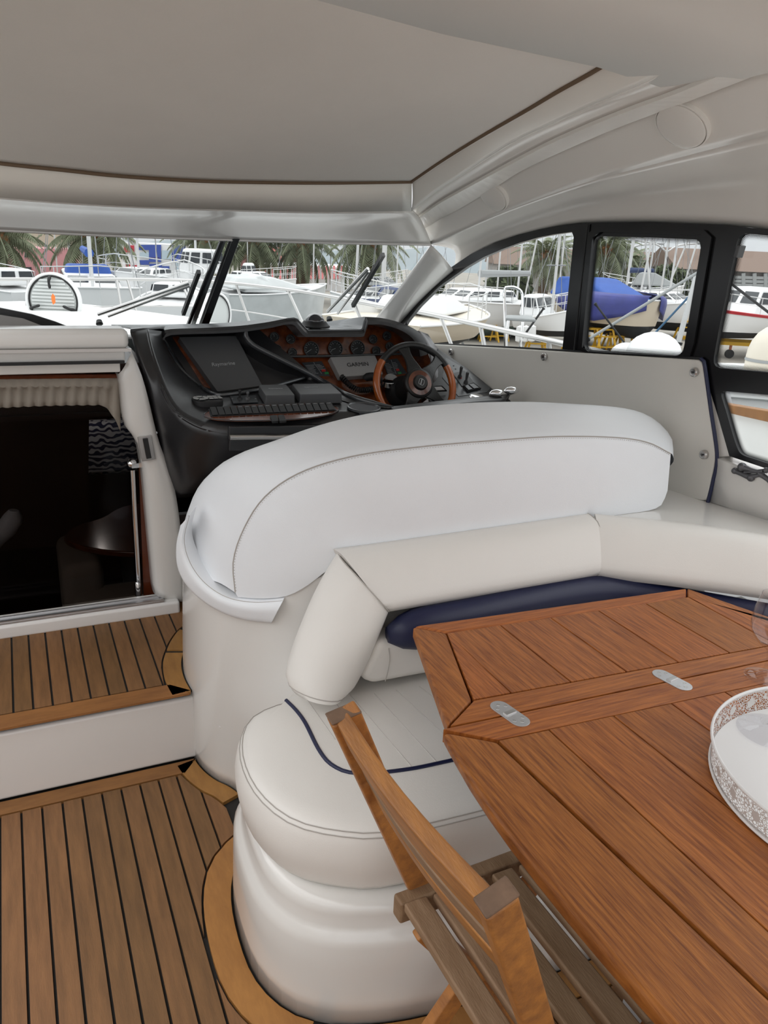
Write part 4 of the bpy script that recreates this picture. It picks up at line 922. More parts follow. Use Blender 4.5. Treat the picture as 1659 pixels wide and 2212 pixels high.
midc = [p.lerp(q, .35)+V((0, 0, .004)) for p, q in zip(lip, front)]
MB().patch([front, midc, [p+V((0, .02, .000)) for p in lip], lip]).build('cowl', dashd, dash, smooth=50, solid=-.006)
MB().patch([[p+V((0, .0, 0)) for p in lip], [p.lerp(q, .5)+V((0, -.008, 0)) for p, q in zip(lip, low)], low, inn]).build('cowl_lip', dashm, dash, smooth=50)
MB().tube([p+V((0, -.001, 0)) for p in lip[23:48]], .003, 6).build('lip_edge', dashd, dash)
# left shoulder between cowl and lower shell
sh0 = cat(D3([(318, 711, 2.84), (324, 745, 2.78), (338, 795, 2.72)]), 14); sh1 = cat(D3([(350, 722, 3.0), (352, 738, 2.99), (362, 760, 2.97)]), 14)
MB().patch([[hy(281, 714, 2.8), hy(318, 709, 2.86), hy(352, 707, 3.02)], [hy(283, 708, 3.4), hy(320, 705, 3.4), hy(360, 703, 3.4)], [V((.40, 3.7, 1.16)), V((.45, 3.7, 1.16)), V((.55, 3.7, 1.16))]]).build('shoulder', dashd, dash, smooth=80, solid=-.006)
# instrument panel
pi = [(536, 735), (560, 706), (612, 700), (634, 698), (660, 724), (784, 724), (795, 698), (862, 705), (912, 740), (918, 775), (592, 775), (560, 755)]
MB().prism([ip(x, y, -.006) for x, y in pi], IN*.006).build('instrument_panel', burl, dash, smooth=0)
MB().tube([ip(586, 768, .012), ip(640, 770, .014), ip(720, 769, .014), ip(850, 765, .012), ip(905, 763, .01)], .0055, 8).build('panel_ledge', dashd, dash)
# lower instrument tier
GN = V((0, 1, -.85)).normalized(); GP = ip(720, 770)
def gp(px, py, l=0): return hp(px, py, GP-GN*l, GN)
MB().prism([gp(x, y) for x, y in ((560, 766), (925, 764), (950, 840), (900, 880), (730, 870), (640, 800))], GN*.006).build('lower_panel', burl, dash, smooth=0)
# plotter bay
BN = V((.10, 1, -.75)).normalized(); BP = hy(455, 845, 2.97)
def bp(px, py, l=0): return hp(px, py, BP-BN*l, BN)
MB().prism([bp(x, y, -.0) for x, y in ((345, 712), (560, 712), (700, 830), (640, 850), (440, 862))], BN*.01).build('bay_back', dashm, dash, smooth=0)
MB().prism([bp(x, y, .002) for x, y in ((372, 728), (386, 726), (462, 842), (440, 835))], BN*.001).build('bay_veneer', burl, dash, smooth=0)
# diagonal wing
rdg = cat([hy(536, 704, 3.0), hy(530, 722, 2.99), hy(545, 744, 2.98), hy(590, 768, 2.96), hy(650, 798, 2.93), hy(700, 825, 2.90), tp_(748, 852, .012), tp_(800, 869, .008), tp_(850, 878, .004)], 40)
MB().tube(rdg, [.004, .008]+[.0105]*34+[.008, .006, .004, .002], 10).build('wing_ridge', dashd, dash)
wlo = cat([hy(508, 722, 3.05), hy(520, 745, 3.05), hy(560, 795, 3.04), hy(600, 822, 3.02), hy(640, 832, 3.0), tp_(680, 842), tp_(730, 862), tp_(780, 876), tp_(840, 882)], 40)
MB().patch([rdg, wlo]).build('wing_face', dashm, dash, smooth=80)
wup = [p+V((.0, .10, -.01)) for p in rdg]
MB().patch([rdg, wup]).build('wing_back', dashm, dash, smooth=80)
MB().tube(cat([bp(352, 736, .01), hy(385, 790, 2.95), hy(425, 828, 2.90), tp_(462, 851, .004), tp_(500, 851, .005), tp_(580, 837, .005), tp_(657, 816, .006)], 40), .0065, 8).build('bay_edge', dashd, dash)
# right cheek and side console
RP = w(1062, 842, .05); RN = V((-.12, -.55, 1)).normalized()
def rp(px, py, l=0): return hp(px, py, RP+RN*l, RN)
ck = [(905, 712), (922, 740), (946, 762), (962, 775), (955, 850), (925, 870), (905, 800)]
MB().patch(rowsmooth([cat([hy(903, 714, 3.02), hy(920, 738, 3.0), hy(930, 765, 2.98), hy(935, 810, 2.95), hy(940, 860, 2.9)], 16), cat([hy(925, 722, 3.1), w(942, 748, .04), w(960, 770, .04), hy(985, 820, 2.95), hy(990, 870, 2.88)], 16)], 3)).build('right_cheek', dashg, dash, smooth=80, solid=-.006)
MB().prism([rp(x, y) for x, y in ((945, 752), (1010, 795), (1062, 838), (1130, 880), (1010, 905), (930, 890), (925, 800))], -RN*.03).build('side_console', dashm, dash, bevel=.004)
MB().prism([rp(x, y, .002) for x, y in ((962, 772), (1000, 793), (1060, 838), (1052, 847), (990, 856), (955, 815))], -RN*.004).build('side_panel', dashd, dash, bevel=.001)
MB().prism([rp(x, y, .006) for x, y in ((978, 806), (1003, 800), (1024, 826), (998, 834))], -RN*.006).build('trim_tab_plate', cover, dash, bevel=.001)
for px, py in ((993, 818), (1006, 830)):
    o = rp(px, py-3, .006); MB().lathe([(.010, 0), (.009, .008), (.005, .014), (.0055, .03), (.007, .045), (.0065, .056), (.0, .060)], o, RN+V((-.1, -.1, .3)), 12, cap=False).build('lever_switch', cover, dash)
    MB().lathe([(.0, .004), (.005, .003), (.006, 0)], rp(px+2, py-2, .007) if px < 1000 else rp(px+2, py-3, .007), RN, 10, cap=False).build('red_light', mat('red_lens', (.5, .02, .02), .3), dash)
r_ = MB().prism([rp(x, y, .010) for x, y in ((1000, 832), (1024, 826), (1040, 838), (1010, 845))], -RN*.008).build('rocker_base', blackr, dash, bevel=.002)
for q in (((1003, 833), (1011, 831), (1021, 840), (1012, 842)), ((1013, 830), (1023, 828), (1035, 837), (1024, 839))):
    MB().prism([rp(x, y, .014) for x, y in q], -RN*.005).build('rocker', dashd, r_, bevel=.001)
for px, py in ((972, 794), (980, 790), (984, 797), (973, 801)): MB().lathe([(.0, .0008), (.003, .0006), (.0032, 0)], rp(px, py, .0025), RN, 8, cap=False).build('socket_hole', blackr, dash)
# gauges
def gauge(px, py, r, face, lab):
    o = ip(px, py); g_ = MB().lathe([(r, 0), (r, .006), (r*.93, .008), (r*.88, .007), (r*.86, .003), (0, .003)], o, -IN, 28, cap=False).build('gauge', blackr, dash)
    x = V((1, 0, 0)); u_ = x.cross(-IN).normalized(); u_ = u_ if u_.z > 0 else -u_
    mk = MB(); n_ = 11
    for i in range(n_):
        a = math.radians(210-240*i/(n_-1)); d = x*math.cos(a)+u_*math.sin(a); q = 0.66 if i % 2 else .58
        mk.beam(o-IN*.0034+d*r*q, o-IN*.0034+d*r*.80, r*.045, .0004, IN)
    a = math.radians(random.choice((200, 210, 100, 215))); d = x*math.cos(a)+u_*math.sin(a); mk.beam(o-IN*.0040, o-IN*.0040+d*r*.62, r*.05, .0005, IN)
    mk.build('dial_marks', letter, g_, smooth=0)
    MB().lathe([(.0, .0046), (r*.86, .0046)], o, -IN, 24, cap=False).build('gauge_glass', glassw, g_)
    MB().lathe([(r*.9, .0078), (r*.98, .0078), (r*1.0, .006)], o, -IN, 28, cap=False).build('bezel', cover, g_)
for px, py in ((592, 728), (627, 733), (598, 755), (631, 762), (805, 733), (835, 726), (841, 749), (812, 758)): gauge(px, py, .0195, 0, '')
for px, py in ((672, 755), (724, 753), (772, 752)): gauge(px, py, .033, 0, '')
# alarm panels and covers on the lower tier
for a_ in (((652, 783), (695, 780), (713, 812), (672, 811)), ((826, 778), (858, 774), (879, 806), (838, 812))):
    q = [gp(x, y, .004) for x, y in a_]; ap = MB().prism(q, GN*.004).build('alarm_panel', dashd, dash, bevel=.0008)
    xx = (q[1]-q[0]); yy = (q[0]-q[3]); O = q[3]-GN*.0006; lines = MB()
    for i in range(8):
        for u0, u1 in ((.06, .52), (.60, .92)):
            if u0 > .5 and i < 4: pass
            if u0 > .5 and i < 3: continue
            a = O+xx*u0+yy*(.12+.09*i); c = O+xx*(u0+(u1-u0)*random.uniform(.6, 1))+yy*(.12+.09*i); lines.beam(a, c, .0012, .0004, GN)
    lines.beam(O+xx*.56+yy*.05, O+xx*.56+yy*.95, .001, .0004, GN).build('printed_lines', letter, ap, smooth=0)
    MB().beam(O+xx*.66+yy*.28, O+xx*.86+yy*.28, .010, .001, GN).build('red_key', mat('red_key_m', (.45, .02, .02), .4), ap, smooth=0)
    MB().beam(O+xx*.72+yy*.08, O+xx*.92+yy*.08, .010, .001, GN).build('green_key', mat('green_key_m', (.02, .22, .06), .4), ap, smooth=0)
def devcover(name, label, quad, pf_, nrm, th, m, text, tm, size, tilt=None, tx=.5, ty=.5):
    t = thing(name, label, 'instrument cover', pf_(*quad[3]))
    top = roundpoly([pf_(x, y, th) for x, y in quad], .006)
    c = sum(top, V((0, 0, 0)))/len(top); bot = [c+(p-c)*1.03-nrm*th for p in top]
    MB().add(top+bot, [tuple(range(len(top))), tuple(range(2*len(top)-1, len(top)-1, -1))]+[(i, (i+1) % len(top), (i+1) % len(top)+len(top), i+len(top)) for i in range(len(top))]).build('cover_shell', m, t, bevel=.003)
    a, b_, c_, d = [pf_(x, y, th) for x, y in quad]; xd = (b_-a)+(c_-d); yd = (a-d)+(b_-c_); o = d+(c_-d)*tx+(a-d)*ty
    o = a*(1-tx)*(ty)+b_*tx*ty+c_*tx*(1-ty)+d*(1-tx)*(1-ty)
    txt('brand_lettering', text, o+nrm*.001, xd, yd, size, tm, t)
    return t
BNN = -BN
rc_ = devcover('chartplotter_cover', 'large dark grey cover over the chartplotter left of the wheel', [(386, 728), (510, 725), (567, 833), (470, 846)], lambda x, y, l=0: bp(x, y, l), BNN, .035, cover, 'Raymarine', letter, .021, tx=.47, ty=.47)
devcover('instrument_cover', 'small square dark instrument cover, left of a wider twin', [(559, 831), (618, 830), (637, 853), (574, 854)], lambda x, y, l=0: tp_(x, y, l), TN, .036, cover, 'Raymarine', letter, .012, ty=.6)
devcover('instrument_cover', 'wider dark instrument cover, right of the small square one', [(631, 829), (714, 828), (739, 850), (649, 852)], lambda x, y, l=0: tp_(x, y, l), TN, .036, cover, 'Raymarine', letter, .012, tx=.40, ty=.62)
devcover('plotter_cover', 'silver grey plotter cover in the middle of the lower dash panel', [(713, 771), (810, 767), (828, 808), (735, 814)], lambda x, y, l=0: gp(x, y, l), -GN, .03, garm, 'GARMIN', letterd, .026, tx=.52, ty=.55)
# compass on the cowl
co = thing('compass', 'black dome compass on top of the dashboard cowl', 'compass', hy(680, 706, 3.12))
o = hy(680, 703, 3.12)
MB().lathe([(.0, -.006), (.062, -.006), (.062, .0), (.056, .004), (.050, .012), (.046, .018), (.0, .018)], o, (0, 0, 1), 32, cap=False).build('compass_base', blackr, co)
MB().ell(o+V((0, 0, .016)), (.040, .040, .034), nu=24, nv=12).build('compass_dome', mat('compass_dome_m', (.02, .022, .03), .05, coat=1), co)
cm_ = MB()
for i in range(9):
    a = math.radians(200+i*18); d = V((math.cos(a), math.sin(a), 0)); cm_.beam(o+d*.0465+V((0, 0, .008)), o+d*.0465+V((0, 0, .016)), .005, .001, d)
cm_.build('compass_marks', letter, co, smooth=0)
# remote control dock
rm = thing('remote_keypad', 'oval black autopilot keypad with pale keys on the left of the console', 'keypad', tp_(448, 862))
c0r = tp_(448, 860, .018); rx, ry = (tp_(480, 859, .018)-tp_(415, 861, .018)), V((0, .045, 0))
pts = []
for i in range(36):
    a = 2*math.pi*i/36; sx_ = math.copysign(abs(math.cos(a))**.55, math.cos(a)); sy_ = math.copysign(abs(math.sin(a))**.8, math.sin(a)); pts.append(c0r+rx*.5*sx_+V((0, .040*sy_, .004*sy_)))
MB().prism(pts, (0, 0, -.024)).build('keypad_body', blackr, rm, bevel=.005)
km = mat('key_grey', (.42, .43, .42), .5)
kc = c0r-rx*.22+V((0, 0, .001))
for i in range(6):
    a0, a1 = 2*math.pi*(i+.1)/6, 2*math.pi*(i+.9)/6; q = []
    for a in (a0, (a0+a1)/2, a1): q.append(kc+V((math.cos(a)*.026, math.sin(a)*.030, 0)))
    for a in (a1, (a0+a1)/2, a0): q.append(kc+V((math.cos(a)*.013, math.sin(a)*.015, 0)))
    MB().prism(q, (0, 0, .002)).build('key', km, rm, smooth=0)
for i, (u_, v_, l_) in enumerate(((.06, .018, .016), (.22, .020, .014), (.36, .016, .010), (.04, -.014, .014), (.20, -.012, .014), (.35, -.010, .012))):
    q = c0r+rx*u_+V((0, v_, .001)); MB().box(q+V((.006, 0, .001)), (l_, .016, .002)).build('key', km, rm, bevel=.0008)
js_ = thing('joystick_panel', 'small black panel with two stubby toggles left of the instrument covers', 'switch panel', tp_(526, 860))
MB().prism([tp_(x, y, .004) for x, y in ((497, 855), (552, 853), (558, 868), (504, 870))], -TN*.004).build('panel_plate', dashd, js_, bevel=.001)
for px, py, h_ in ((518, 862, .024), (535, 862, .018)):
    MB().lathe([(.010, .0), (.008, .006), (.004, .008), (.004, h_), (.006, h_+.002), (.005, h_+.008), (.0, h_+.009)], tp_(px, py, .004), TN, 12, cap=False).build('toggle', blackr if px < 530 else cover, js_)
for px, py in ((502, 861), (552, 861)): MB().lathe([(0, .001), (.003, .0008), (.003, 0)], tp_(px, py, .004), TN, 8, cap=False).build('screw', steel, js_)
# switch panel with rockers
el = []
for i in range(40):
    a = 2*math.pi*i/40; cx_, cy_ = 586, 890; el.append((cx_+146*math.copysign(abs(math.cos(a))**.8, math.cos(a))+6*math.sin(a), cy_-18*math.sin(a)-5*math.cos(a)*1.1))
swp = thing('switch_panel', 'long oval burl wood panel with a row of black rocker switches', 'switch panel', tp_(586, 890))
MB().prism([tp_(x, y, .003) for x, y in el], -TN*.003).build('wood_plate', burl, swp, smooth=0)
MB().tube([tp_(x, y, .003) for x, y in el], .0018, 6, closed=True).build('plate_edge', dashd, swp)
nsw = 18
MB().prism([tp_(x, y, .006) for x, y in ((450, 883), (717, 871), (728, 886), (455, 899))], -TN*.006).build('switch_bank', blackr, swp, bevel=.002)
for i in range(nsw):
    t0, t1 = (i+.06)/nsw, (i+.94)/nsw
    L = lambda a, b_, t: (a[0]+(b_[0]-a[0])*t, a[1]+(b_[1]-a[1])*t)
    A, B, Cc, Dd = (452, 883.5), (716, 872), (724, 885), (458, 897)
    q = [L(A, B, t0), L(A, B, t1), L(Dd, Cc, t1), L(Dd, Cc, t0)]
    p4 = [tp_(x, y, .009) for x, y in q]; p4[0].z += .007; p4[1].z += .007
    lo4 = [tp_(x, y, .005) for x, y in q]
    r_ = MB().add(p4+lo4, [(0, 1, 2, 3), (7, 6, 5, 4), (0, 4, 5, 1), (1, 5, 6, 2), (2, 6, 7, 3), (3, 7, 4, 0)]).build('rocker_switch', blackr, swp, bevel=.001, seg=1)
    if 3 < i: MB().beam(p4[0].lerp(p4[3], .15).lerp(p4[1].lerp(p4[2], .15), .2)+TN*.0004, p4[0].lerp(p4[3], .15).lerp(p4[1].lerp(p4[2], .15), .8)+TN*.0004, .0028, .0004, TN).build('switch_mark', letter, r_, smooth=0)
for q in (((583, 897), (598, 896), (601, 909), (588, 910)), ((600, 896), (613, 895), (619, 908), (604, 909))):
    MB().prism([tp_(x, y, .010) for x, y in q], -TN*.008).build('rocker_switch', blackr, swp, bevel=.002)
for px, py in ((498, 906), (690, 897)): MB().lathe([(0, .001), (.0035, .0008), (.0035, 0)], tp_(px, py, .003), TN, 8, cap=False).build('screw', steel, swp)
# cup holder
cc = tp_(786, 881, .003)
ch_ = thing('cup_holder', 'round recessed black cup holder beside the wheel', 'cup holder', cc)
MB().lathe([(.060, -.002), (.060, .005), (.055, .006), (.051, .002), (.044, -.07), (0, -.07)], cc, TN, 32, cap=False).build('cup_ring', dashd, ch_)
MB().lathe([(0, .0028), (.0505, .0028)], cc-TN*.0005, TN, 32, cap=False).build('cup_well', letterd, ch_)
# front handle on lower shell
MB().prism([hy(x, y, 2.445) for x, y in ((495, 922), (700, 918), (700, 975), (495, 975))], (0, .02, 0)).build('glove_panel', dashm, dash, bevel=.004)
MB().tube([hy(496, 945, 2.435), hy(700, 944, 2.435)], .0095, 12).build('chrome_rail', steel, dash, label='brushed steel grab rail')
MB().lathe([(0, .003), (.005, .0025), (.007, .001), (.0075, -.003)], hy(418, 991, 2.60), (0, -1, 0), 12, cap=False).build('lock', steel, dash)
# radio handset and coiled cord
vh = thing('radio_handset', 'black radio handset with a coiled cord below the silver plotter cover', 'handset', gp(800, 812, .03))
MB().tube(cat([gp(788, 820, .035), gp(795, 814, .045), gp(815, 815, .045), gp(822, 828, .035)], 12), [.012, .016, .017, .017, .017, .017, .017, .017, .016, .015, .014, .01], 12).build('handset_body', blackr, vh)
path = cat([gp(737, 812, .02), gp(745, 822, .03), gp(758, 834, .03), gp(775, 842, .03), gp(795, 842, .03), gp(815, 838, .03), gp(825, 830, .03)], 200); co_ = []
for i, p in enumerate(path):
    t = (path[min(i+1, 199)]-path[max(i-1, 0)]).normalized(); n1 = t.cross(V((0, 0, 1))).normalized(); n2 = t.cross(n1); a = i*2*math.pi/8
    co_.append(p+(n1*math.cos(a)+n2*math.sin(a))*.010)
MB().tube(co_, .0032, 5).build('coiled_cord', blackr, vh)
# small round speaker pod + compass dial left of column
MB().lathe([(.03, -.01), (.03, .01), (.026, .014), (0, .014)], gp(845, 822, .04), -GN+V((0, 0, .4)), 20, cap=False).build('ignition_pod', garm, dash)
MB().lathe([(.026, -.01), (.026, .01), (.022, .012), (0, .012)], gp(838, 828, .055), V((0, -.3, 1)), 20, cap=False).build('chrome_button', chrome, dash)
# steering wheel
sw = thing('steering_wheel', 'steering wheel with wood grips and black leather spokes', 'wheel', hy(897, 832, 2.84))
wc = hy(897, 833, 2.84); wn = V((-.05, -.92, .40)).normalized(); e1 = V((0, 0, 1)).cross(wn).normalized(); e2 = wn.cross(e1)
if e1.x < 0: e1 = -e1
if e2.z < 0: e2 = -e2
WR = .168
def wp(a, r, l=0): a = math.radians(a); return wc+e1*math.cos(a)*r+e2*math.sin(a)*r+wn*l
def rim(a0, a1, m, nm, r_=.0145):
    n = max(6, int(abs(a1-a0)/5)); MB().tube([wp(a0+(a1-a0)*i/n, WR) for i in range(n+1)], r_, 12).build(nm, m, sw)
rim(142, 238, rimwood, 'wood_grip', .0152); rim(-35, 28, rimwood, 'wood_grip', .0152); rim(26, 144, leather, 'leather_grip'); rim(236, 327, leather, 'leather_grip')
for a in (103, 42, -38, -118):
    pts = [wp(a, .045, .035), wp(a, .08, .03), wp(a+(-4 if a > 0 else 4)*0, .12, .016), wp(a, .165, .0)]
    pc = cat(pts, 8); m_ = MB(); vs = []
    t_ = (wp(a, 1)-wc).normalized(); s_v = wn.cross(t_).normalized()
    for i, p in enumerate(pc):
        w_ = 1.3*(.052, .045, .036, .030, .027, .028, .034, .044)[i]; vs += [p+s_v*x*w_/2+wn*y*.007 for x, y in ((-1, -1), (1, -1), (1, 1), (-1, 1))]
    fs = [(0, 1, 2, 3), (31, 30, 29, 28)]+[(i*4+j, i*4+4+j, i*4+4+(j+1) % 4, i*4+(j+1) % 4) for i in range(7) for j in range(4)]
    m_.add(vs, fs).build('spoke', leather, sw, bevel=.004)
MB().lathe([(.062, .015), (.062, .040), (.056, .046), (.0, .046)], wc, wn, 32, cap=False).build('hub', leather, sw, smooth=50)
MB().lathe([(.050, .044), (.050, .050), (.032, .052), (.031, .046)], wc, wn, 32, cap=False).build('hub_ring', burl, sw)
MB().lathe([(.032, .046), (.031, .056), (.026, .062), (.0, .063)], wc, wn, 32, cap=False).build('hub_cap', leather, sw)
em = MB(); o = wc+wn*.064
zz = [o+e1*x+e2*y for x, y in ((-.011, .009), (.004, .012), (-.005, -.010), (.011, -.008))]
em.tube(cat([o+e1*x+e2*y for x, y in ((-.010, .004), (-.002, .014), (.012, .006), (.010, -.006), (.002, -.014), (-.012, -.006))], 30, True), .0012, 5, closed=True).beam(zz[1], zz[2], .004, .0012, wn).build('wheel_emblem', letter, sw)
MB().lathe([(.050, -.10), (.060, -.06), (.046, -.02), (.050, .02)], wc, wn, 24).build('column', blackr, sw)
MB().lathe([(.07, -.16), (.07, -.11), (.055, -.09)], wc, wn, 24).build('column_boot', blackr, sw)
# throttle levers and control base
th = thing('throttle_control', 'pair of chrome topped throttle levers by the side panel', 'throttle', rp(1085, 868))
MB().lathe([(.055, 0), (.052, .014), (.04, .02), (0, .021)], rp(1085, 880), RN, 24, cap=False).build('throttle_base', blackr, th)
for px, py, sx_, m in ((1072, 852, 0, chrome), (1104, 846, 1, chrome)):
    o = rp(1088, 878, .01); tip = hy(px, py, (rp(px, py).y)*.96 if False else 2.62); 
    MB().tube([o, o.lerp(tip, .6)+V((0, 0, .01)), tip], [.008, .007, .007], 8).build('lever', steel, th)
    d = V((.9, -.42, 0)).normalized(); MB().tube([tip-d*.028, tip-d*.018+V((0, 0, .003)), tip+V((0, 0, .004)), tip+d*.018+V((0, 0, .006)), tip+d*.03+V((0, 0, .006))], [.004, .013, .017, .015, .006], 12).build('lever_knob', chrome, th)
sc_ = thing('card_frame', 'small black framed card lying on the dash right of the wheel', 'card', rp(950, 838))
MB().prism([hy(x, y, 2.86) for x, y in ((934, 834), (955, 833), (966, 844), (936, 845))], (0, .004, -.004)).build('card_border', blackr, sc_, smooth=0)
MB().prism([hy(x, y, 2.855) for x, y in ((937, 836), (953, 835), (961, 842), (938, 843))], (0, .002, -.002)).build('card_face', whitep, sc_, smooth=0)
gb = thing('round_gauge', 'round shiny dial in front of the throttle levers', 'dial', rp(1032, 862))
MB().lathe([(.032, 0), (.032, .006), (.028, .009), (0, .009)], hy(1031, 861, 2.66), (0, -.25, 1), 24, cap=False).build('dial_body', chrome, gb)
# ================================================================== OWN BOAT OUTSIDE
deckw = mat('deck_white', (.80, .80, .79), .5)
fd = sroot('trim_foredeck', 'white foredeck in front of the windscreen', (0, 6, .9))
rows = []
for j in range(14):
    y = 3.85+j*.45; r_ = []
    for i in range(22):
        x = -2.6+i*.25; r_.append(V((x*(1-max(0, (y-7.0))*.10), y, 1.10-.055*max(0, y-3.9)-.045*(x-.3)**2*(.5+.5*min(1, (y-3.85)/2)))))
    rows.append(r_)
MB().patch(rows).build('foredeck', deckw, fd, smooth=80, solid=-.02)
MB().prism([V((1.98, .3, .70)), V((2.9, .3, .70)), V((2.78, 3.8, .78)), V((2.4, 6.5, .80)), V((1.5, 6.5, .8)), V((1.86, 3.8, .75))], (0, 0, -.04)).build('side_deck', deckw, fd, bevel=.01)
bw = [hx(1540, 880, 2.72), hx(1659, 905, 2.72), hx(1800, 940, 2.72), hx(1800, 1090, 2.72), hx(1540, 1030, 2.72)]
MB().prism(bw, (.03, 0, 0)).build('bulwark', deckw, fd, bevel=.006)
MB().prism([hx(x, y, 2.70) for x, y in ((1540, 868), (1597, 878), (1659, 888), (1800, 915), (1800, 946), (1659, 912), (1597, 898), (1540, 884))], (.05, 0, 0)).build('teak_capping', teakm, fd, bevel=.004)
MB().beam(hx(1560, 835, 2.78), hx(1590, 1010, 2.72), .05, .03, (1, 0, 0)).build('grey_moulding', mat('moulding_grey', (.32, .32, .33), .4), fd, bevel=.004)
rl = thing('bow_rail', 'stainless steel guard rail running round the foredeck and side deck', 'rail', (2, 6, .9))
rp_ = [V((-2.2, 6.4, 1.1)), V((-1.2, 7.4, 1.1)), V((-.05, 8.02, 1.1)), V((1.21, 8.45, 1.1)), V((1.95, 8.3, 1.1)), V((2.41, 7.14, 1.1)), V((2.54, 5.6, 1.1)), V((2.62, 5.0, 1.1)), V((2.56, 3.24, 1.1)), V((2.45, 1.89, 1.1)), V((2.4, .6, 1.1))]
rpc = cat(rp_, 120); MB().tube(rpc, .016, 10).build('top_rail', steel, rl)
low_ = [p+V((-.02, 0, -.26)) for p in rpc]; MB().tube(low_, .006, 6).build('lower_wire', steel, rl)
def near(px):
    best = min(rpc, key=lambda p: abs((lambda c: CX+F*c.x/-c.z)(R.transposed() @ (p-EYE))-px)); return best
for px, qx, qy in ((277, 295, 668), (252, 264, 671), (397, 412, 650), (509, 543, 700), (625, 655, 692), (770, 781, 685), (956, 991, 744), (1030, 1062, 760), (1180, 1200, 800), (60, 56, 672)):
    p = near(px); D = (p-EYE).dot(FH); q = hd(qx, qy, D*.985); q.z = min(q.z, .82) if px > 900 else q.z-.03
    MB().tube([p, q], .013, 8).build('stanchion', steel, rl)
# round deck hatch standing open
def hatch(cx, cy, D, rx_, ry_, label, turn, slats=True):
    t = thing('deck_hatch', label, 'hatch', hd(cx, cy+rx_, D))
    c = hd(cx, cy, D); r_ = ry_*D/1700*1.02; ax = -FH if not turn else (-FH*math.cos(turn)+RH*math.sin(turn)).normalized()
    MB().lathe([(r_, -.02), (r_, .015), (r_*.93, .02), (r_*.90, .012)], c, ax, 48, cap=False).build('hatch_rim', whitep, t)
    MB().lathe([(r_*.90, .012), (r_*.86, .016), (r_*.83, .010)], c, ax, 48, cap=False).build('hatch_seal', blackr, t)
    MB().lathe([(0, .004), (r_*.85, .004)], c, ax, 48, cap=False).build('hatch_panel', mat('hatch_grey', (.55, .57, .56), .5), t)
    s_ = V((0, 0, 1)).cross(ax).normalized()
    if slats:
        for i in range(13):
            h_ = r_*(-.72+1.44*i/12); w_ = math.sqrt(max(.01, (r_*.78)**2-h_*h_))
            MB().beam(c+ax*.010+s_*w_+V((0, 0, h_)), c+ax*.010-s_*w_+V((0, 0, h_)), r_*.07, .006, ax).build('slat', mat('hatch_slat', (.66, .68, .67), .5), t, bevel=.002)
        for a in (90, 200, -20):
            d = s_*math.cos(math.radians(a))*-1+V((0, 0, 1))*math.sin(math.radians(a))
            MB().tube(cat([c+d*r_*.86+ax*.03, c+d*r_*.70+ax*.06, c+d*r_*.45+ax*.05], 8), [.008, .014, .013, .011, .010, .010, .012, .008], 8).build('handle', blackr, t)
    return t, c, r_, ax
_, hc, hr_, hax = hatch(116, 650, 6.3, 57, 57, 'round white louvred deck hatch standing open on the foredeck', 0)
of = thing('orange_cloth', 'scrap of orange cloth hanging from the round hatch handle', 'cloth', hc)
MB().prism([hd(x, y, 6.15) for x, y in ((114, 634), (119, 640), (120, 654), (115, 658), (112, 650), (111, 640))], -FH*.004).build('cloth', mat('orange', (.9, .22, .05), .8), of)
hatch(466, 680, 6.0, 22, 46, 'narrow oval white deck hatch right of the windscreen post', 1.08, False)
# ================================================================== MARINA
WZ, LZ = -2.6, -2.2
gm = mat('quay_concrete', (.36, .33, .29), .85, var=.25, vscale=.6)
wm = mat('harbour_water', (.10, .13, .13), .12, var=.2, vscale=.4, bump=.4, bscale=3)
e1_, e2_ = hd(905, 600, 11), hd(905, 600, 46)
def gpt(p, z): return V((p.x, p.y, z))
q = struct(MB().prism([gpt(hd(930, 600, 9.5), LZ), gpt(hd(905, 600, 30), LZ), gpt(hd(-1500, 600, 44), LZ), gpt(hd(-3000, 600, 120), LZ), gpt(hd(6000, 600, 130), LZ), gpt(hd(4500, 600, 9), LZ)], (0, 0, -.6)).build('quay', gm, smooth=0), 'pale concrete quay of the boatyard')
struct(MB().prism([V((-90, -30, WZ)), V((60, -30, WZ)), V((60, 90, WZ)), V((-90, 90, WZ))], (0, 0, -.3)).build('harbour_water', wm, smooth=0), 'calm harbour water')
struct(MB().prism([V((-40, -3.2, -.4)), V((40, -3.2, -.4)), V((40, -26, -.4)), V((-40, -26, -.4))], (0, 0, -2.5)).build('stern_bounce_slab', mat('stern_bounce_pale', (.55, .53, .50), .85, var=.15, vscale=.6), smooth=0), 'unseen pale slab astern, added to bounce light to the ceiling')  # unseen pale slab, put in to throw skylight up at the ceiling
whull = mat('boat_white', (.80, .80, .80), .3); cream = mat('boat_cream', (.72, .66, .56), .4); tan_ = mat('boat_tan', (.62, .54, .43), .5)
dgl = mat('boat_dark_glass', (.03, .035, .04), .1); afb = mat('antifoul_black', (.02, .022, .025), .7); afg = mat('antifoul_green', (.16, .24, .21), .8); nav = mat('boat_navy', (.02, .04, .12), .6)
bluec = mat('cover_blue', (.03, .10, .40), .7, var=.2, vscale=3); blued = mat('cover_royal', (.045, .055, .26), .6, var=.3, vscale=2, bump=.5, bscale=8); wrap = mat('shrink_wrap', (.68, .70, .70), .35, var=.2, vscale=2, bump=.8, bscale=6)
wrap2 = mat('cover_taupe', (.30, .28, .26), .8); yel = mat('stand_yellow', (.60, .34, .02), .6); rust = mat('stand_rust', (.35, .12, .06), .8); red = mat('stripe_red', (.45, .02, .03), .4); mastm = mat('mast_alloy', (.66, .66, .66), .35, .3); wire = mat('rigging_wire', (.30, .31, .32), .4, .5); greyc = mat('cover_grey_cloth', (.33, .34, .34), .9)
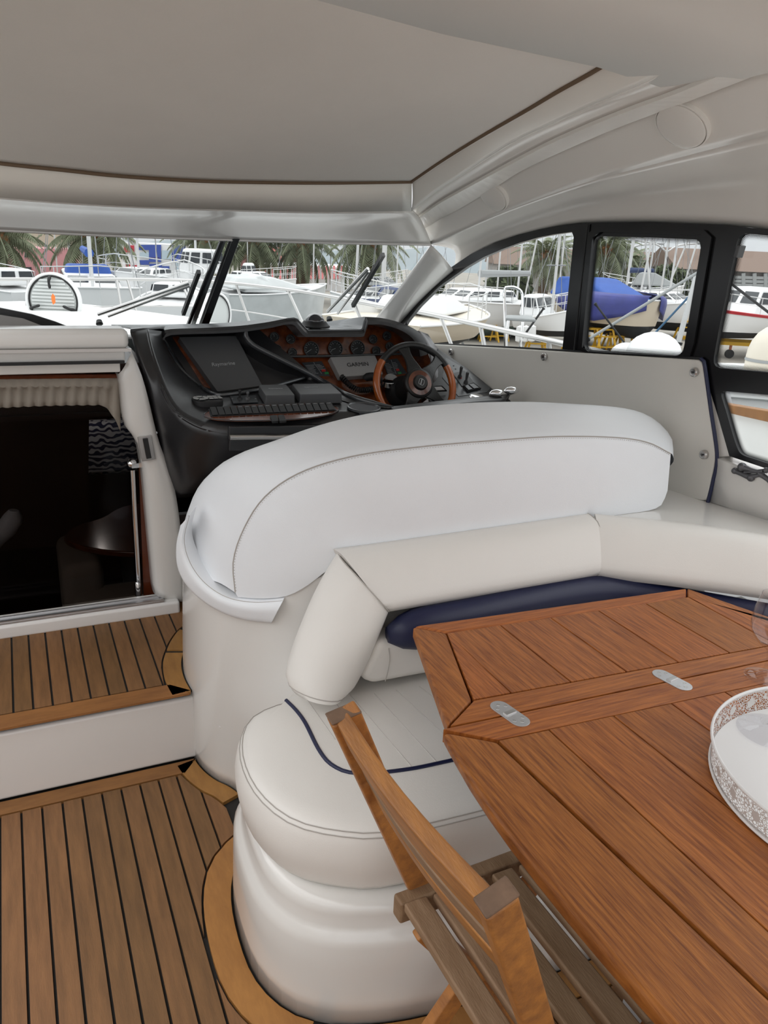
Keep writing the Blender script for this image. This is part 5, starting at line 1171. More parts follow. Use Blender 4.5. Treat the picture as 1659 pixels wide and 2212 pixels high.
def boat(label, bow, stern, zd, beam, hull=whull, bottom=None, zb=None, cabins=(), masts=(), rail=True, stripe=None, bow_up=.35, nm='motorboat', catg='boat', group=None, fenders=0, wrapm=None, transom=True):
    A = hd(bow[0], 600, bow[1]); B = hd(stern[0], 600, stern[1]); A.z = B.z = 0; ax = (A-B); Ln = ax.length; ax = ax/Ln; n = V((-ax.y, ax.x, 0)); zb = WZ if zb is None else zb
    t = thing(nm, label, catg, gpt((A+B)/2, zb), group)
    def P(s, side, z): return B+ax*s*Ln+n*side+V((0, 0, z))
    def hb(s): return beam/2*(min(1, .86+.5*s) if s < .35 else 1)*(1-max(0, (s-.45)/.55)**2.4)
    zs = lambda s: zd+bow_up*s*s
    Hh = zd-zb; K = 13; S = [i/(K-1) for i in range(K)]; mid_z = zb+(Hh*.42 if bottom else 0)
    def ring_(s, f, z): k = 1-.16*(1-f)*(s); return hb(s)*(.62+.38*f**.6), z
    rows = []
    for f in (0, .25, .5, .75, 1.0):
        for sd_ in (0,): rows.append([P(s+.0*(f), hb(s)*(.74+.26*f**.7), mid_z+(zs(s)-mid_z)*f) if s < 1 else P(1-.07*(1-f), 0, mid_z+(zs(s)-mid_z)*f) for s in S])
    port = [[P(0, 0, 0)+(p-P(0, 0, 0))-n*2*((p-B).dot(n)) for p in r] for r in rows]
    m_ = MB().patch(rows).patch(port[::-1]); 
    tr_ = [r[0] for r in rows]+[r[0] for r in port[::-1]]; m_.add(tr_, [tuple(range(len(tr_)))]); m_.build('hull', hull, t, smooth=50)
    MB().patch([[p+V((0, 0, -.03)) for p in rows[-1]], [p.lerp(q_, .5)+V((0, 0, .02)) for p, q_ in zip(rows[-1], port[-1])], [p+V((0, 0, -.03)) for p in port[-1]]]).build('deck', whull if hull != tan_ else cream, t, smooth=50)
    MB().tube(rows[-1], .03, 6).tube(port[-1], .03, 6).build('gunwale', whull if stripe is None else stripe, t)
    if stripe is not None: 
        for rr in (rows, port): MB().patch([[a.lerp(c, .55)+n*(.01 if rr is rows else -.01) for a, c in zip(rr[3], rr[4])], [a.lerp(c, .95)+n*(.01 if rr is rows else -.01) for a, c in zip(rr[3], rr[4])]]).build('hull_stripe', stripe, t, smooth=0, solid=.01)
    if bottom:
        keel = [P(s*.93+.02, 0, zb+.12*abs(s-.5)) for s in S]; mk_ = [[a.lerp(k_, f)+V((0, 0, -.10*math.sin(math.pi*f))) for a, k_ in zip(rows[0], keel)] for f in (0, .4, 1)]; mp_ = [[a.lerp(k_, f)+V((0, 0, -.10*math.sin(math.pi*f))) for a, k_ in zip(port[0], keel)] for f in (1, .4, 0)]
        MB().patch(mk_).patch(mp_).build('hull_bottom', bottom, t, smooth=60)
    for c_ in cabins:
        s0, s1, wf_, h_, rf, rb, mm, win = (list(c_)+[True])[:8]; z0_ = max(zs(s0), zs(s1))-.05 if len(c_) < 9 else c_[8]
        w0, w1 = hb(s0)*wf_, hb(s1)*wf_; d0, d1 = rb/Ln, rf/Ln
        b4 = [P(s0, -w0, z0_), P(s0, w0, z0_), P(s1, w1, z0_), P(s1, -w1, z0_)]; t4 = [P(s0+d0, -w0*.86, z0_+h_), P(s0+d0, w0*.86, z0_+h_), P(s1-d1, w1*.82, z0_+h_), P(s1-d1, -w1*.82, z0_+h_)]
        MB().add(b4+t4, [(3, 2, 1, 0), (4, 5, 6, 7), (0, 1, 5, 4), (1, 2, 6, 5), (2, 3, 7, 6), (3, 0, 4, 7)]).build('cabin', mm, t, bevel=min(.10, h_*.2), seg=2)
        if win:
            for a, b_, k_ in ((0, 3, 3), (2, 1, 3), (3, 2, 2), (1, 0, 2)):
                B0, B1, T0, T1 = b4[a], b4[b_], t4[a], t4[b_]; nn = (B1-B0).cross(T0-B0).normalized()
                cen = sum(b4, V((0, 0, 0)))/4
                if nn.dot(B0-cen) < 0: nn = -nn
                for i in range(k_):
                    u0, u1 = (i+.12)/k_, (i+.88)/k_; pt = lambda u, v: (B0.lerp(B1, u)).lerp(T0.lerp(T1, u), v)
                    MB().prism([pt(u0, .42)+nn*.012, pt(u1, .42)+nn*.012, pt(u1, .85)+nn*.012, pt(u0, .85)+nn*.012], nn*.01).build('window', dgl, t, smooth=0)
    for s, h_, bm_, dirn in masts:
        f0 = P(s, 0, zs(s)); tp2 = f0+V((0, 0, h_)); MB().tube([f0, tp2], .05, 8).build('mast', mastm, t)
        w_ = MB()
        for e in (P(.99, 0, zs(.99)), P(.0, 0, zs(0)), P(s-.02, hb(s)*.95, zs(s)), P(s-.02, -hb(s)*.95, zs(s))): w_.tube([tp2, e], .012, 4)
        w_.tube([f0+V((0, 0, h_*.55))+n*.9, f0+V((0, 0, h_*.55))-n*.9], .02, 5); w_.build('rigging', wire, t)
        if bm_: MB().tube([f0+V((0, 0, 1.1)), P(max(.02, s-.42), 0, zs(s)+1.15)], [.16, .12], 8).build('furled_sail', bm_, t)
    if rail:
        r1 = [a.lerp(c, .04)+V((0, 0, .62)) for a, c in zip(rows[-1][5:], port[-1][5:])]; r2 = [a.lerp(c, .04)+V((0, 0, .62)) for a, c in zip(port[-1][5:], rows[-1][5:])]
        w_ = MB().tube(r1+r2[::-1], .018, 5).tube([p-V((0, 0, .3)) for p in r1+r2[::-1]], .010, 4)
        for a in r1[::2]+r2[::2]: w_.tube([a, a-V((0, 0, .64))], .016, 5)
        w_.build('pulpit_rail', mastm, t)
    for i in range(fenders):
        s = .25+.12*i; p = P(s, hb(s)*1.02+.12, zs(s)-.55) if (P(s, 1, 0)-EYE).length < (P(s, -1, 0)-EYE).length else P(s, -hb(s)*1.02-.12, zs(s)-.55)
        MB().lathe([(0, -.3), (.12, -.24), (.14, 0), (.12, .24), (0, .3)], p, (0, 0, 1), 10, cap=False).build('fender', whull, t)
    return t, P, hb, zs
def zof(px, py, D): return hd(px, py, D).z
# --- left, beyond the windscreen
boat('small white cabin boat seen above the far left of the foredeck', (-20, 33), (66, 31), zof(30, 625, 32), 1.9, cabins=[(.30, .80, .8, .62, .2, .1, whull)], nm='cabin_boat')
boat('white sailing boat seen bow on with a blue sail cover and twin masts', (215, 24), (180, 33), zof(200, 625, 24)-.3, 3.4, cabins=[(.05, .62, .62, .42, .8, .1, whull), (.30, .48, .5, .75, .3, .2, bluec, False)], masts=[(.55, 9, bluec, 0), (.62, 9.3, None, 0)], fenders=2, nm='sailing_boat')
mb = boat('white hulled sailing boat moored left of the windscreen post', (250, 30), (345, 34), zof(290, 606, 31), 3.3, cabins=[(.2, .7, .6, .3, .6, .1, whull)], masts=[(.5, 10, None, 0)], nm='sailing_boat')
boat('white trawler boat with a tall wheelhouse just left of the windscreen post', (385, 33), (480, 35), zof(430, 608, 34)+.1, 3.0, cabins=[(.25, .92, .62, .95, .3, .1, whull)], masts=[(.6, 3.0, None, 0)], nm='trawler')
boat('white speedboat with an arched transom low behind the wiper', (400, 22), (345, 19), zof(380, 655, 20), 1.7, cabins=[(.35, .7, .6, .35, .3, .1, whull)], nm='speedboat')
boat('large motor yacht wrapped in pale plastic sheeting', (705, 32), (470, 30), zof(600, 636, 30), 3.4, hull=wrap, cabins=[(.02, .80, .92, .42, 1.6, .3, wrap, False), (.14, .55, .72, .62, 1.0, .6, wrap, False)], rail=False, nm='wrapped_yacht')
boat('white motorboat with a navy folding canopy right of the wiper', (715, 24), (860, 25), zof(780, 652, 24)-.1, 2.6, cabins=[(.02, .42, .85, .52, .5, .2, nav), (.42, .85, .6, .2, .8, .1, whull)], nm='motorboat')
boat('white flybridge boat with a radar arch behind the wrapped yacht', (640, 42), (500, 44), zof(560, 612, 43), 3.0, cabins=[(.1, .6, .6, .5, .8, .2, whull), (.2, .35, .3, 1.0, .2, .2, whull)], nm='flybridge_boat')
boat('white launch with a rounded canopy far behind the second wiper', (880, 40), (800, 41), zof(840, 625, 40), 2.6, cabins=[(.1, .7, .6, .45, .8, .3, greyc)], masts=[(.4, 8, None, 0)], nm='launch')
ML = {125: 'thin yacht mast over the left end of the round hatch', 155: 'thick white mast just right of the round hatch', 340: 'slightly leaning mast before the blue mural', 480: 'mast rising against the windscreen centre post', 536: 'slim mast just right of the windscreen centre post', 677: 'mast between two palms above the compass', 713: 'thin mast just right of the mast above the compass', 769: 'thick pale mast left of the right wiper', 827: 'thick pale mast crossing the tip of the right wiper', 858: 'slim mast just right of the right wiper tip', 900: 'mast beside the windscreen pillar', 1050: 'leftmost mast in the quarter window', 1076: 'mast just right of the leftmost one in the quarter window', 1121: 'mast in the middle of the quarter window', 1138: 'leaning mast in the middle of the quarter window', 1210: 'mast at the right side of the quarter window', 1356: 'tall mast at the left of the opening side window', 1386: 'slightly leaning mast above the gabled house', 1402: 'mast right of the gabled house ridge', 1418: 'strongly leaning mast in the opening side window', 1432: 'mast right of the strongly leaning one in the opening side window', 1440: 'mast leaning left near the twin armed lamp', 1475: 'slim mast before the warehouse in the opening side window'}
# masts of craft further off
mp = [(125, 52), (155, 50), (340, 56), (480, 55), (536, 50), (677, 46), (713, 54), (769, 42), (827, 36), (858, 40), (900, 52)]
msh = None
for px, D in mp:
    o = gpt(hd(px, 600, D), -1.2)
    t = thing('yacht_mast', ML[px], 'mast', o, 'yacht masts beyond the windscreen')
    hgt = 11+random.random()*2; ln_ = V((random.uniform(-.25, .25), 0, hgt))
    MB().tube([o, o+ln_], .075 if px in (769, 827, 155) else .04, 6).build('pole', mastm, t)
    MB().tube([o+ln_, o+RH*2.2], .014, 4).tube([o+ln_, o-RH*2.2], .014, 4).tube([o+ln_*.55+RH*.8, o+ln_*.55-RH*.8], .02, 4).build('rigging', wire, t)
mr = [(1050, 41), (1076, 46), (1121, 38), (1138, 48), (1210, 44), (1356, 38), (1386, 42), (1402, 48), (1418, 41), (1432, 46), (1440, 53), (1475, 50)]
tl = {1138: -.5, 1386: -.3, 1418: 1.0, 1440: -1.2, 1475: -.6}
for px, D in mr:
    o = gpt(hd(px, 600, D), -1.0)
    t = thing('yacht_mast', ML[px], 'mast', o, 'yacht masts behind the side windows')
    hgt = 11+random.random()*2; ln_ = V((0, 0, hgt))-RH*tl.get(px, 0)*3
    MB().tube([o, o+ln_], .055, 6).build('pole', mastm, t)
    MB().tube([o+ln_, o+RH*2.6], .011, 4).tube([o+ln_, o-RH*2.6], .011, 4).tube([o+ln_, o+RH*1.2], .011, 4).tube([o+ln_*.5+RH*.8, o+ln_*.5-RH*.8], .02, 4).build('rigging', wire, t)
# --- right, on the hard
boat('cream sports boat with a pointed bow, nearest through the quarter window', (1016, 25), (800, 21), zof(1000, 668, 25)-.1, 3.8, hull=tan_, bottom=afb, zb=zof(1000, 738, 25), cabins=[(.35, .85, .65, .42, 1.0, .2, whull, False)], nm='sports_boat', bow_up=.25)
boat('long white sailing yacht with a green bottom propped ashore', (880, 33), (1150, 37), zof(1040, 652, 35), 4.2, bottom=afg, zb=zof(1040, 738, 34), cabins=[(.25, .7, .55, .45, .8, .2, whull)], masts=[(.45, 11, greyc, 0)], bow_up=.25, nm='sailing_yacht')
boat('small white fishing boat with a wheelhouse and round fenders', (1252, 28), (1138, 29), zof(1180, 688, 28), 2.4, bottom=afb, zb=zof(1180, 730, 28), cabins=[(.05, .50, .7, .72, .3, .1, whull)], masts=[(.55, 3, None, 0)], fenders=3, nm='fishing_boat')
tb2 = boat('tan boat with a bright blue tarpaulin over its deck, on yellow stands', (1428, 31), (1225, 36), zof(1330, 654, 32), 4.4, hull=tan_, bottom=afb, zb=zof(1330, 732, 32), cabins=[(.12, .80, .70, .75, 2.2, .3, bluec, False)], rail=False, nm='covered_boat', bow_up=.2)
P_ = tb2[1]; hb_ = tb2[2]; zs_ = tb2[3]
for sg in (-1, 1): MB().patch(rowsmooth([[P_(s, sg*hb_(s)*.6, zs_(s)+.5-.35*s) for s in (.45, .6, .75, .9, .97)], [P_(s, sg*(hb_(s)*1.06+.03), zs_(s)+.05) for s in (.45, .6, .75, .9, .97)], [P_(s, sg*(hb_(s)*1.02+.05), zs_(s)-.15-.65*math.sin(math.pi*(s-.42)/.62)) for s in (.45, .6, .75, .9, .97)]], 4)).build('tarpaulin_side', blued, tb2[0], smooth=80, solid=.02)
boat('white sailing boat ashore behind the blue covered boat', (1545, 38), (1365, 41), zof(1450, 662, 39), 3.8, bottom=afb, zb=zof(1450, 716, 39), cabins=[(.2, .75, .6, .5, .9, .2, whull)], masts=[(.5, 11, None, 0)], nm='sailing_boat')
boat('white and grey sailing boat far off with a navy sail cover', (1300, 50), (1420, 48), zof(1350, 630, 48), 3.2, cabins=[(.2, .7, .6, .4, .8, .2, whull)], masts=[(.5, 11, nav, 0)], zb=LZ, nm='sailing_boat')
boat('grey covered boat beyond the blue tarpaulin', (1480, 47), (1360, 48), zof(1410, 628, 47), 3.2, cabins=[(.05, .95, .8, .7, 1.5, .4, greyc, False)], zb=LZ, nm='covered_boat', rail=False)
boat('white motorboat with a red stripe on a yellow trailer', (1545, 31), (1730, 34), zof(1600, 686, 32), 3.4, bottom=afb, zb=zof(1600, 733, 32), cabins=[(.30, .75, .7, 1.0, .6, .2, whull)], stripe=red, nm='motorboat')
NY = boat('white neighbouring motor yacht with domed lockers close outside', (1235, 6.2), (2300, 5.0), zof(1400, 775, 6.3), 1.5, cabins=[], rail=False, nm='motor_yacht', bow_up=-.12)[0]
for px, py, D, r_, l in ((1412, 764, 6.3, .21, 'white domed locker lid low in the opening side window'), (1352, 768, 6.5, .13, 'smaller white domed lid beside the big domed locker'), (1668, 772, 5.6, .17, 'tall rounded cream buoy at the aft side window')):
    o = hd(px, py, D); t = thing('domed_locker', l, 'locker', o)
    MB().lathe([(r_, -.12), (r_, .0)]+[(r_*math.cos(a), r_*(.8 if px < 1600 else 1.3)*math.sin(a)) for a in (.2, .5, .8, 1.1, 1.35, 1.56)], o, (0, 0, 1), 28).build('dome', cream if px > 1600 else whull, t)
    MB().lathe([(r_*1.02, -.03), (r_*1.03, -.02), (r_*1.02, -.01)], o, (0, 0, 1), 28, cap=False).build('lid_seam', greyc, t)
# stands
def stand(px, D, hgt, m, label, w_=.5):
    o = gpt(hd(px, 600, D), LZ); t = thing('boat_stand', label, 'stand', o, 'yellow boat stands under the hulls')
    for sx_, sy_ in ((-1, -1), (1, -1), (1, 1), (-1, 1)):
        MB().beam(o+RH*sx_*w_/2+FH*sy_*w_/2, o+RH*sx_*w_*.25+FH*sy_*w_*.25+V((0, 0, hgt)), .07, .07, FH).build('leg', m, t, smooth=0)
    MB().box(o+V((0, 0, hgt)), (w_*.7, w_*.7, .06)).build('stand_top', m, t, smooth=0)
    for z in (.25, .7): MB().beam(o+RH*(-w_*.42)-FH*w_*.42+V((0, 0, hgt*z)), o+RH*w_*.42-FH*w_*.42+V((0, 0, hgt*z)), .05, .05, FH).build('cross_bar', m, t, smooth=0)
for px, D, l_ in ((1066, 34, 'left yellow stand under the green bottomed yacht'), (1088, 34.5, 'right yellow stand under the green bottomed yacht'), (1172, 28.5, 'yellow stand under the small fishing boat'), (1258, 32, 'yellow stand hidden partly by the window post'), (1290, 32, 'leftmost yellow stand under the blue covered boat'), (1325, 32, 'second yellow stand from the left under the blue covered boat'), (1345, 32.5, 'third yellow stand from the left under the blue covered boat'), (1372, 33, 'rightmost yellow stand under the blue covered boat'), (1500, 38, 'far yellow stand at the right edge of the opening side window')): stand(px, D, .9, yel, l_, .8)
for px, D, l_ in ((1005, 25, 'grey A-frame prop under the cream sports boat'), (1040, 34, 'grey A-frame prop left under the green bottomed yacht'), (1130, 36, 'grey A-frame prop right under the green bottomed yacht')):
    o = gpt(hd(px, 600, D), LZ); t = thing('keel_prop', l_, 'prop', o, 'grey props under the boats')
    MB().beam(o-RH*.35, o+V((0, 0, 1.1)), .07, .07, FH).build('leg', greyc, t, smooth=0); MB().beam(o+RH*.35, o+V((0, 0, 1.1)), .07, .07, FH).build('leg', greyc, t, smooth=0)
    MB().beam(o-RH*.2+V((0, 0, .4)), o+RH*.2+V((0, 0, .4)), .05, .05, FH).build('cross_bar', greyc, t, smooth=0)
o = gpt(hd(1600, 600, 31.8), LZ); t = thing('boat_trailer', 'yellow boat trailer under the red striped motorboat', 'trailer', o)
MB().beam(o-RH*1.6+V((0, 0, .6)), o+RH*2.4+V((0, 0, .55)), .12, .14).build('trailer_beam', yel, t); MB().beam(o-RH*1.4+FH*1.2+V((0, 0, .6)), o+RH*2.4+FH*1.2+V((0, 0, .55)), .12, .14).build('trailer_beam', yel, t)
for u_ in (-.9, .1, 1.1): MB().tube([o+RH*u_-FH*.05+V((0, 0, .17)), o+RH*u_+FH*.08+V((0, 0, .17))], .17, 14).build('wheel', blackr, t); MB().beam(o+RH*u_+V((0, 0, .2)), o+RH*u_+V((0, 0, .55)), .08, .08, FH).build('leg', rust, t)
# steel boarding frame, struts
fr_ = thing('boarding_frame', 'stainless hooped frame with a small grey seat pad outside the quarter window', 'frame', hd(1110, 760, 6.0))
for dx in (0, .06):
    MB().tube(cat([hd(1092, 775, 6.0+dx), hd(1091, 700, 6.0+dx), hd(1090, 630, 6.0+dx), hd(1097, 621, 6.0+dx), hd(1115, 622, 6.0+dx), hd(1128, 636, 6.0+dx), hd(1129, 680, 6.0+dx)], 40), .011, 8).build('hoop', chrome, fr_)
MB().tube([hd(1129, 695, 6.0), gpt(hd(1131, 775, 6.0), WZ)], .011, 8).tube([hd(1098, 690, 6.1), gpt(hd(1099, 775, 6.1), WZ)], .011, 8).build('post', chrome, fr_)
MB().prism([hd(1088, 686, 6.0), hd(1158, 690, 6.0), hd(1150, 682, 6.3), hd(1095, 680, 6.3)], (0, 0, -.02)).build('seat_pad', greyc, fr_, bevel=.006)
def strut(a, b_, D, r_, m, label, grp=None):
    t = NY; MB().tube([hd(*a, D), hd(*b_, D)], r_, 8).build('strut', m, t, label=label); MB().tube([hd(*a, D), hd(a[0]+(b_[0]-a[0])*.04, a[1]+(b_[1]-a[1])*.04, D)], r_*1.6, 8).build('strut_end', blackr, t)
strut((1262, 738), (1530, 575), 7.5, .014, greyc, 'long grey diagonal strut crossing the opening side window')
strut((1285, 655), (1368, 766), 6.6, .008, blackr, 'thin black diagonal strut low in the opening side window')
strut((1464, 745), (1506, 590), 8.0, .026, mastm, 'tilted white pole at the right of the opening side window')
strut((1405, 730), (1500, 628), 9.0, .012, mat('rope_blue', (.04, .11, .2), .7), 'dark blue rope slanting beside the tilted white pole')
strut((1560, 598), (1680, 690), 6.0, .010, blackr, 'black diagonal strut crossing the aft side window')
strut((1175, 665), (1128, 730), 7.5, .010, blackr, 'black prop leaning beside the boarding frame')
# buildings
def house(name, label, px0, px1, ytop, ybot, D, wall, roof=None, ridge=None, dep=8, wins=(), zbase=None):
    a, b_ = hd(px0, ytop, D), hd(px1, ytop, D); z1 = (a.z+b_.z)/2; z0 = LZ if zbase is None else zbase; t = thing(name, label, 'building', gpt((a+b_)/2, z0))
    q4 = [gpt(a, z0), gpt(b_, z0), gpt(b_+FH*dep, z0), gpt(a+FH*dep, z0)]; MB().prism(q4, (0, 0, z1-z0)).build('wall', wall, t, smooth=0)
    if roof:
        h_ = ridge; e = RH*.4
        if h_ > 0:
            m_ = MB().add([gpt(a, z1)-e-FH*.4, gpt(b_, z1)+e-FH*.4, gpt(b_+FH*dep, z1)+e, gpt(a+FH*dep, z1)-e, gpt(a+FH*dep/2, z1+h_)-e, gpt(b_+FH*dep/2, z1+h_)+e], [(0, 1, 5, 4), (2, 3, 4, 5), (1, 2, 5), (3, 0, 4), (3, 2, 1, 0)])
        else:
            mid_ = (a+b_)/2; m_ = MB().add([gpt(a, z1)-e-FH*.3, gpt(b_, z1)+e-FH*.3, gpt(mid_, z1-h_)-FH*.3, gpt(a, z1)-e+FH*dep, gpt(b_, z1)+e+FH*dep, gpt(mid_, z1-h_)+FH*dep], [(0, 1, 2), (5, 4, 3), (0, 2, 5, 3), (2, 1, 4, 5), (0, 3, 4, 1)])
            MB().prism([gpt(a, z1)-FH*.32, gpt(b_, z1)-FH*.32, gpt(mid_, z1-h_*.85)-FH*.32], -FH*.05).build('gable', wall, t, smooth=0)
        m_.build('roof', roof, t, smooth=0)
    for x0, y0, x1, y1 in wins:
        q = [hd(x, y, D-.06) for x, y in ((x0, y1), (x1, y1), (x1, y0), (x0, y0))]; f_ = MB().prism(q, -FH*.06).build('window', dgl, t, smooth=0)
    return t
pink = mat('wall_pink', (.52, .24, .25), .8); tanw = mat('wall_tan', (.50, .42, .33), .85); brown = mat('roof_brown', (.20, .14, .11), .85); beige = mat('wall_beige', (.58, .50, .38), .85); greyw = mat('wall_grey', (.38, .36, .34), .85, var=.3, vscale=.8, stretch=(1, 1, .2))
house('pink_building', 'pink building at the far left behind the palms', -200, 84, 531, 600, 66, pink, wins=[(28, 546, 42, 556), (54, 546, 66, 556), (-4, 546, 8, 556), (42, 577, 52, 592), (56, 577, 68, 592)])
house('tan_building', 'tan building above the pink one at the far left', -300, 135, 470, 540, 84, tanw, brown, 1.2)
mu_ = house('mural_building', 'white building painted with large blue and white blocks', 262, 402, 527, 600, 70, whull)
bl_ = mat('mural_blue', (.05, .09, .36), .7); rd = mat('mural_red', (.5, .04, .06), .7); gb_ = mat('mural_pale', (.45, .55, .62), .7)
for x0, y0, x1, y1, m in ((300, 529, 322, 540, bl_), (322, 529, 348, 566, bl_), (372, 530, 400, 566, bl_), (302, 545, 322, 556, gb_), (350, 541, 371, 560, gb_), (323, 570, 350, 588, bl_), (351, 575, 366, 590, bl_), (272, 571, 300, 592, rd), (282, 571, 290, 580, whull), (300, 562, 322, 572, bl_), (322, 556, 345, 559, rd), (268, 530, 290, 545, rd), (380, 568, 398, 590, gb_)):
    MB().prism([hd(x, y, 69.9) for x, y in ((x0, y1), (x1, y1), (x1, y0), (x0, y0))], -FH*.05).build('mural_block', m, mu_, smooth=0)
aw = house('awning_building', 'low building with red and white striped awnings between the palms', 560, 745, 574, 606, 64, whull)
for i in range(22):
    x0 = 562+i*8.3; MB().prism([hd(x0, 603, 63.0), hd(x0+4, 603, 63.0), hd(x0+4, 575, 63.8), hd(x0, 575, 63.8)], (0, 0, .04)).build('awning_stripe', mat('awning_red', (.55, .16, .16), .7), aw, smooth=0)
rf_ = house('red_roof_house', 'red roofed house behind the palms right of the windscreen post', 520, 620, 556, 600, 78, pink, mat('roof_red', (.35, .10, .08), .8), 1.0)
house('long_warehouse', 'long brown roofed warehouse seen through the quarter window', 1075, 1262, 574, 640, 78, greyw, brown, 1.6)
house('gabled_house', 'beige gabled house with a brown roof in the opening side window', 1358, 1446, 600, 640, 74, beige, brown, -2.2, wins=[(1380, 606, 1388, 618), (1410, 606, 1418, 618)])
wh = house('boatyard_warehouse', 'grey boatyard warehouse with a brown roof at the far right', 1470, 1900, 590, 680, 58, greyw, brown, 1.4)
for y0 in (596, 604, 612): MB().beam(hd(1480, y0, 57.8), hd(1850, y0+10, 57.8), .25, .2).build('cladding_rail', greyc, wh, smooth=0)
for i in range(12): MB().beam(hd(1485+i*24, 590, 57.75), hd(1485+i*24, 625, 57.75), .25, .2, FH).build('wall_post', greyc, wh, smooth=0)
hl = struct(MB().patch(rowsmooth([[gpt(hd(px, 600, 150), -3) for px in range(-600, 2500, 60)], [hd(px, 519+.02*px+8*math.sin(px*.011)+4*math.sin(px*.031), 165) for px in range(-600, 2500, 60)], [gpt(hd(px, 600, 220), -3) for px in range(-600, 2500, 60)]], 3)).build('hills', mat('hill_haze', (.30, .34, .36), .95, var=.2, vscale=.06)), 'hazy low hills behind the harbour')
for px, D, l in ((1440, 60, 'twin armed street lamp taller than its neighbour in the opening side window'), (1352, 62, 'street lamp with one curved arm left of the twin armed lamp')):
    o = gpt(hd(px, 600, D), LZ); tp2 = hd(px, 545, D); t = thing('street_lamp', l, 'lamp', o); MB().tube([o, tp2], .10, 8).build('pole', mastm, t)
    for sg in ((-1, 1) if px == 1440 else (1,)): MB().tube(cat([tp2, tp2+RH*sg*.8+V((0, 0, .5)), tp2+RH*sg*2.2+V((0, 0, .7))], 10), .06, 6).build('arm', mastm, t); MB().box(tp2+RH*sg*2.4+V((0, 0, .68)), (.6, .3, .12)).build('lamp_head', greyc, t)
# vegetation: bushes as leaf clusters
leafm = mat('bush_green', (.085, .11, .045), .8, var=.5, vscale=3)
def bush(px0, px1, ytop, D, label, n=900):
    a, b_ = hd(px0, 600, D), hd(px1, 600, D); zt_2 = hd((px0+px1)/2, ytop, D).z; t = thing('bush', label, 'bush', gpt((a+b_)/2, LZ)); m_ = MB(); c = gpt((a+b_)/2, (LZ+zt_2)/2); W_ = (b_-a).length/2; Hh = (zt_2-LZ)/2
    for i in range(n):
        th_, ph_ = random.uniform(0, 6.28), math.acos(random.uniform(-1, 1)); rr = random.uniform(.8, 1.03); p = c+RH*W_*rr*math.sin(ph_)*math.cos(th_)+FH*1.5*rr*math.sin(ph_)*math.sin(th_)+V((0, 0, Hh*rr*math.cos(ph_)))
        u_ = V((random.uniform(-1, 1), random.uniform(-1, 1), random.uniform(-1, 1))).normalized()*.28; v_ = u_.cross(V((random.uniform(-1, 1), random.uniform(-1, 1), 1))).normalized()*.16
        m_.add([p-u_, p+v_, p+u_, p-v_], [(0, 1, 2, 3)])
    f_ = m_.build('foliage', leafm, t, smooth=0, clean=False); f_['kind'] = 'stuff'
    MB().ell(c, (W_*.8, 1.2, Hh*.85)).build('inner_foliage', leafm, t)
bush(1392, 1492, 574, 56, 'rounded green bushes between the gabled house and the warehouse'); bush(1240, 1300, 590, 60, 'green bush beside the windows post'); bush(1050, 1150, 578, 50, 'dark green tree mass behind the yacht masts'); bush(905, 960, 560, 60, 'green tree beside the windscreen pillar')
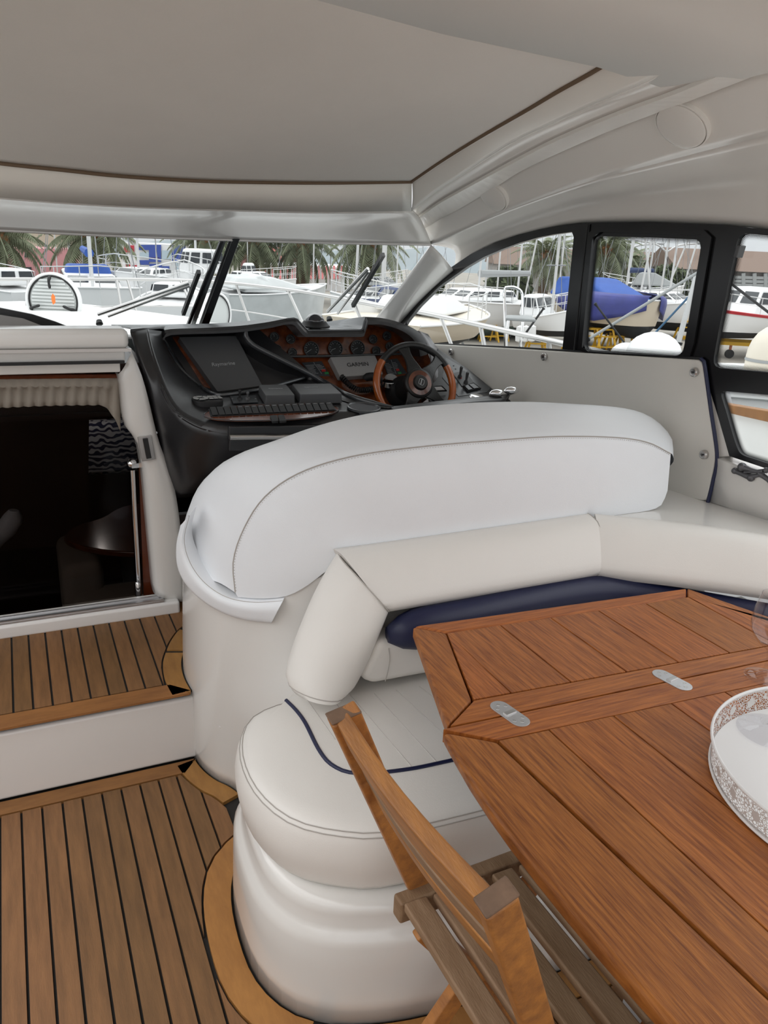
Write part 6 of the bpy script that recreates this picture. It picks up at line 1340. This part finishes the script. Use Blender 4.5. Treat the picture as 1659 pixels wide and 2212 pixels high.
# palms: fronds share meshes
palm_g = mat('palm_green', (.27, .30, .19), .7, var=.4, vscale=2); palm_t = mat('palm_trunk', (.16, .11, .07), .9, var=.4, vscale=3); palm_o = mat('palm_fruit', (.35, .15, .06), .8)
def frond_mesh(Lf, seed):
    rnd = random.Random(seed); m_ = MB(); n = 26; pts = []
    for i in range(n):
        t = i/(n-1); pts.append(V((Lf*(t-.12*t*t), 0, .55*Lf*t-1.05*Lf*t*t*.75)))
    m_.tube(pts[::3]+[pts[-1]], .035, 4)
    for i in range(2, n):
        p = pts[i]; t = i/(n-1); l_ = Lf*.22*math.sin(math.pi*min(1, .18+t*.80))+.08
        for sd_ in (-1, 1):
            d = V((.35, sd_*.8, -.55+rnd.uniform(-.25, .15))).normalized()*l_; w_ = V((.09, 0, 0)); m_.add([p-w_*.5, p+w_*.5, p+d+w_*.1], [(0, 1, 2)])
            p2_ = p.lerp(pts[i-1], .5); d2 = V((.3, sd_*.7, -.75+rnd.uniform(-.3, .2))).normalized()*l_*.9; m_.add([p2_-w_*.5, p2_+w_*.5, p2_+d2+w_*.1], [(0, 1, 2)])
    me = bpy.data.meshes.new('frond'); me.from_pydata([tuple(v) for v in m_.v], [], m_.f); me.materials.append(palm_g); return me
FM = [frond_mesh(3.6, 1), frond_mesh(3.6, 2), frond_mesh(3.3, 3)]
def palm(px, py, D, sc, label, nf=46, droop=0):
    c = hd(px, py, D); o = gpt(c, LZ); t = thing('palm_tree', label, 'palm', o)
    MB().tube([o, c], [.45*sc, .38*sc], 12).build('trunk', palm_t, t)
    MB().ell(c+V((0, 0, -.1)), (.7*sc, .7*sc, .75*sc), nu=10, nv=6).build('crown_heart', palm_o, t)
    rnd = random.Random(px)
    for i in range(nf):
        ob = bpy.data.objects.new('frond', FM[i % 3]); COL.objects.link(ob); ob.parent = t; ob.location = (0, 0, c.z-LZ)
        k = i/nf; ob.rotation_euler = Euler((rnd.uniform(-.2, .2), math.radians(-52+k*112), i*2.39996+rnd.uniform(-.2, .2)), 'XYZ'); s_ = sc*rnd.uniform(.85, 1.08); ob.scale = (s_, s_, s_)
for a in ((-5, 516, 44, .9, 'palm at the far left edge of the windscreen'), (200, 510, 46, .95, 'large palm behind the open round deck hatch'), (440, 518, 50, .80, 'palm behind the windscreen centre post'), (548, 524, 52, .85, 'palm just right of the windscreen centre post'), (652, 530, 52, .85, 'palm in the middle of the right windscreen pane'), (795, 526, 50, .98, 'broad palm behind the right hand wiper'), (1180, 556, 58, .82, 'palm in the quarter window with an orange heart'), (1310, 545, 62, .95, 'palm at the left of the opening side window'), (1356, 580, 66, .75, 'small low palm right of the taller one in the opening side window')): palm(*a)
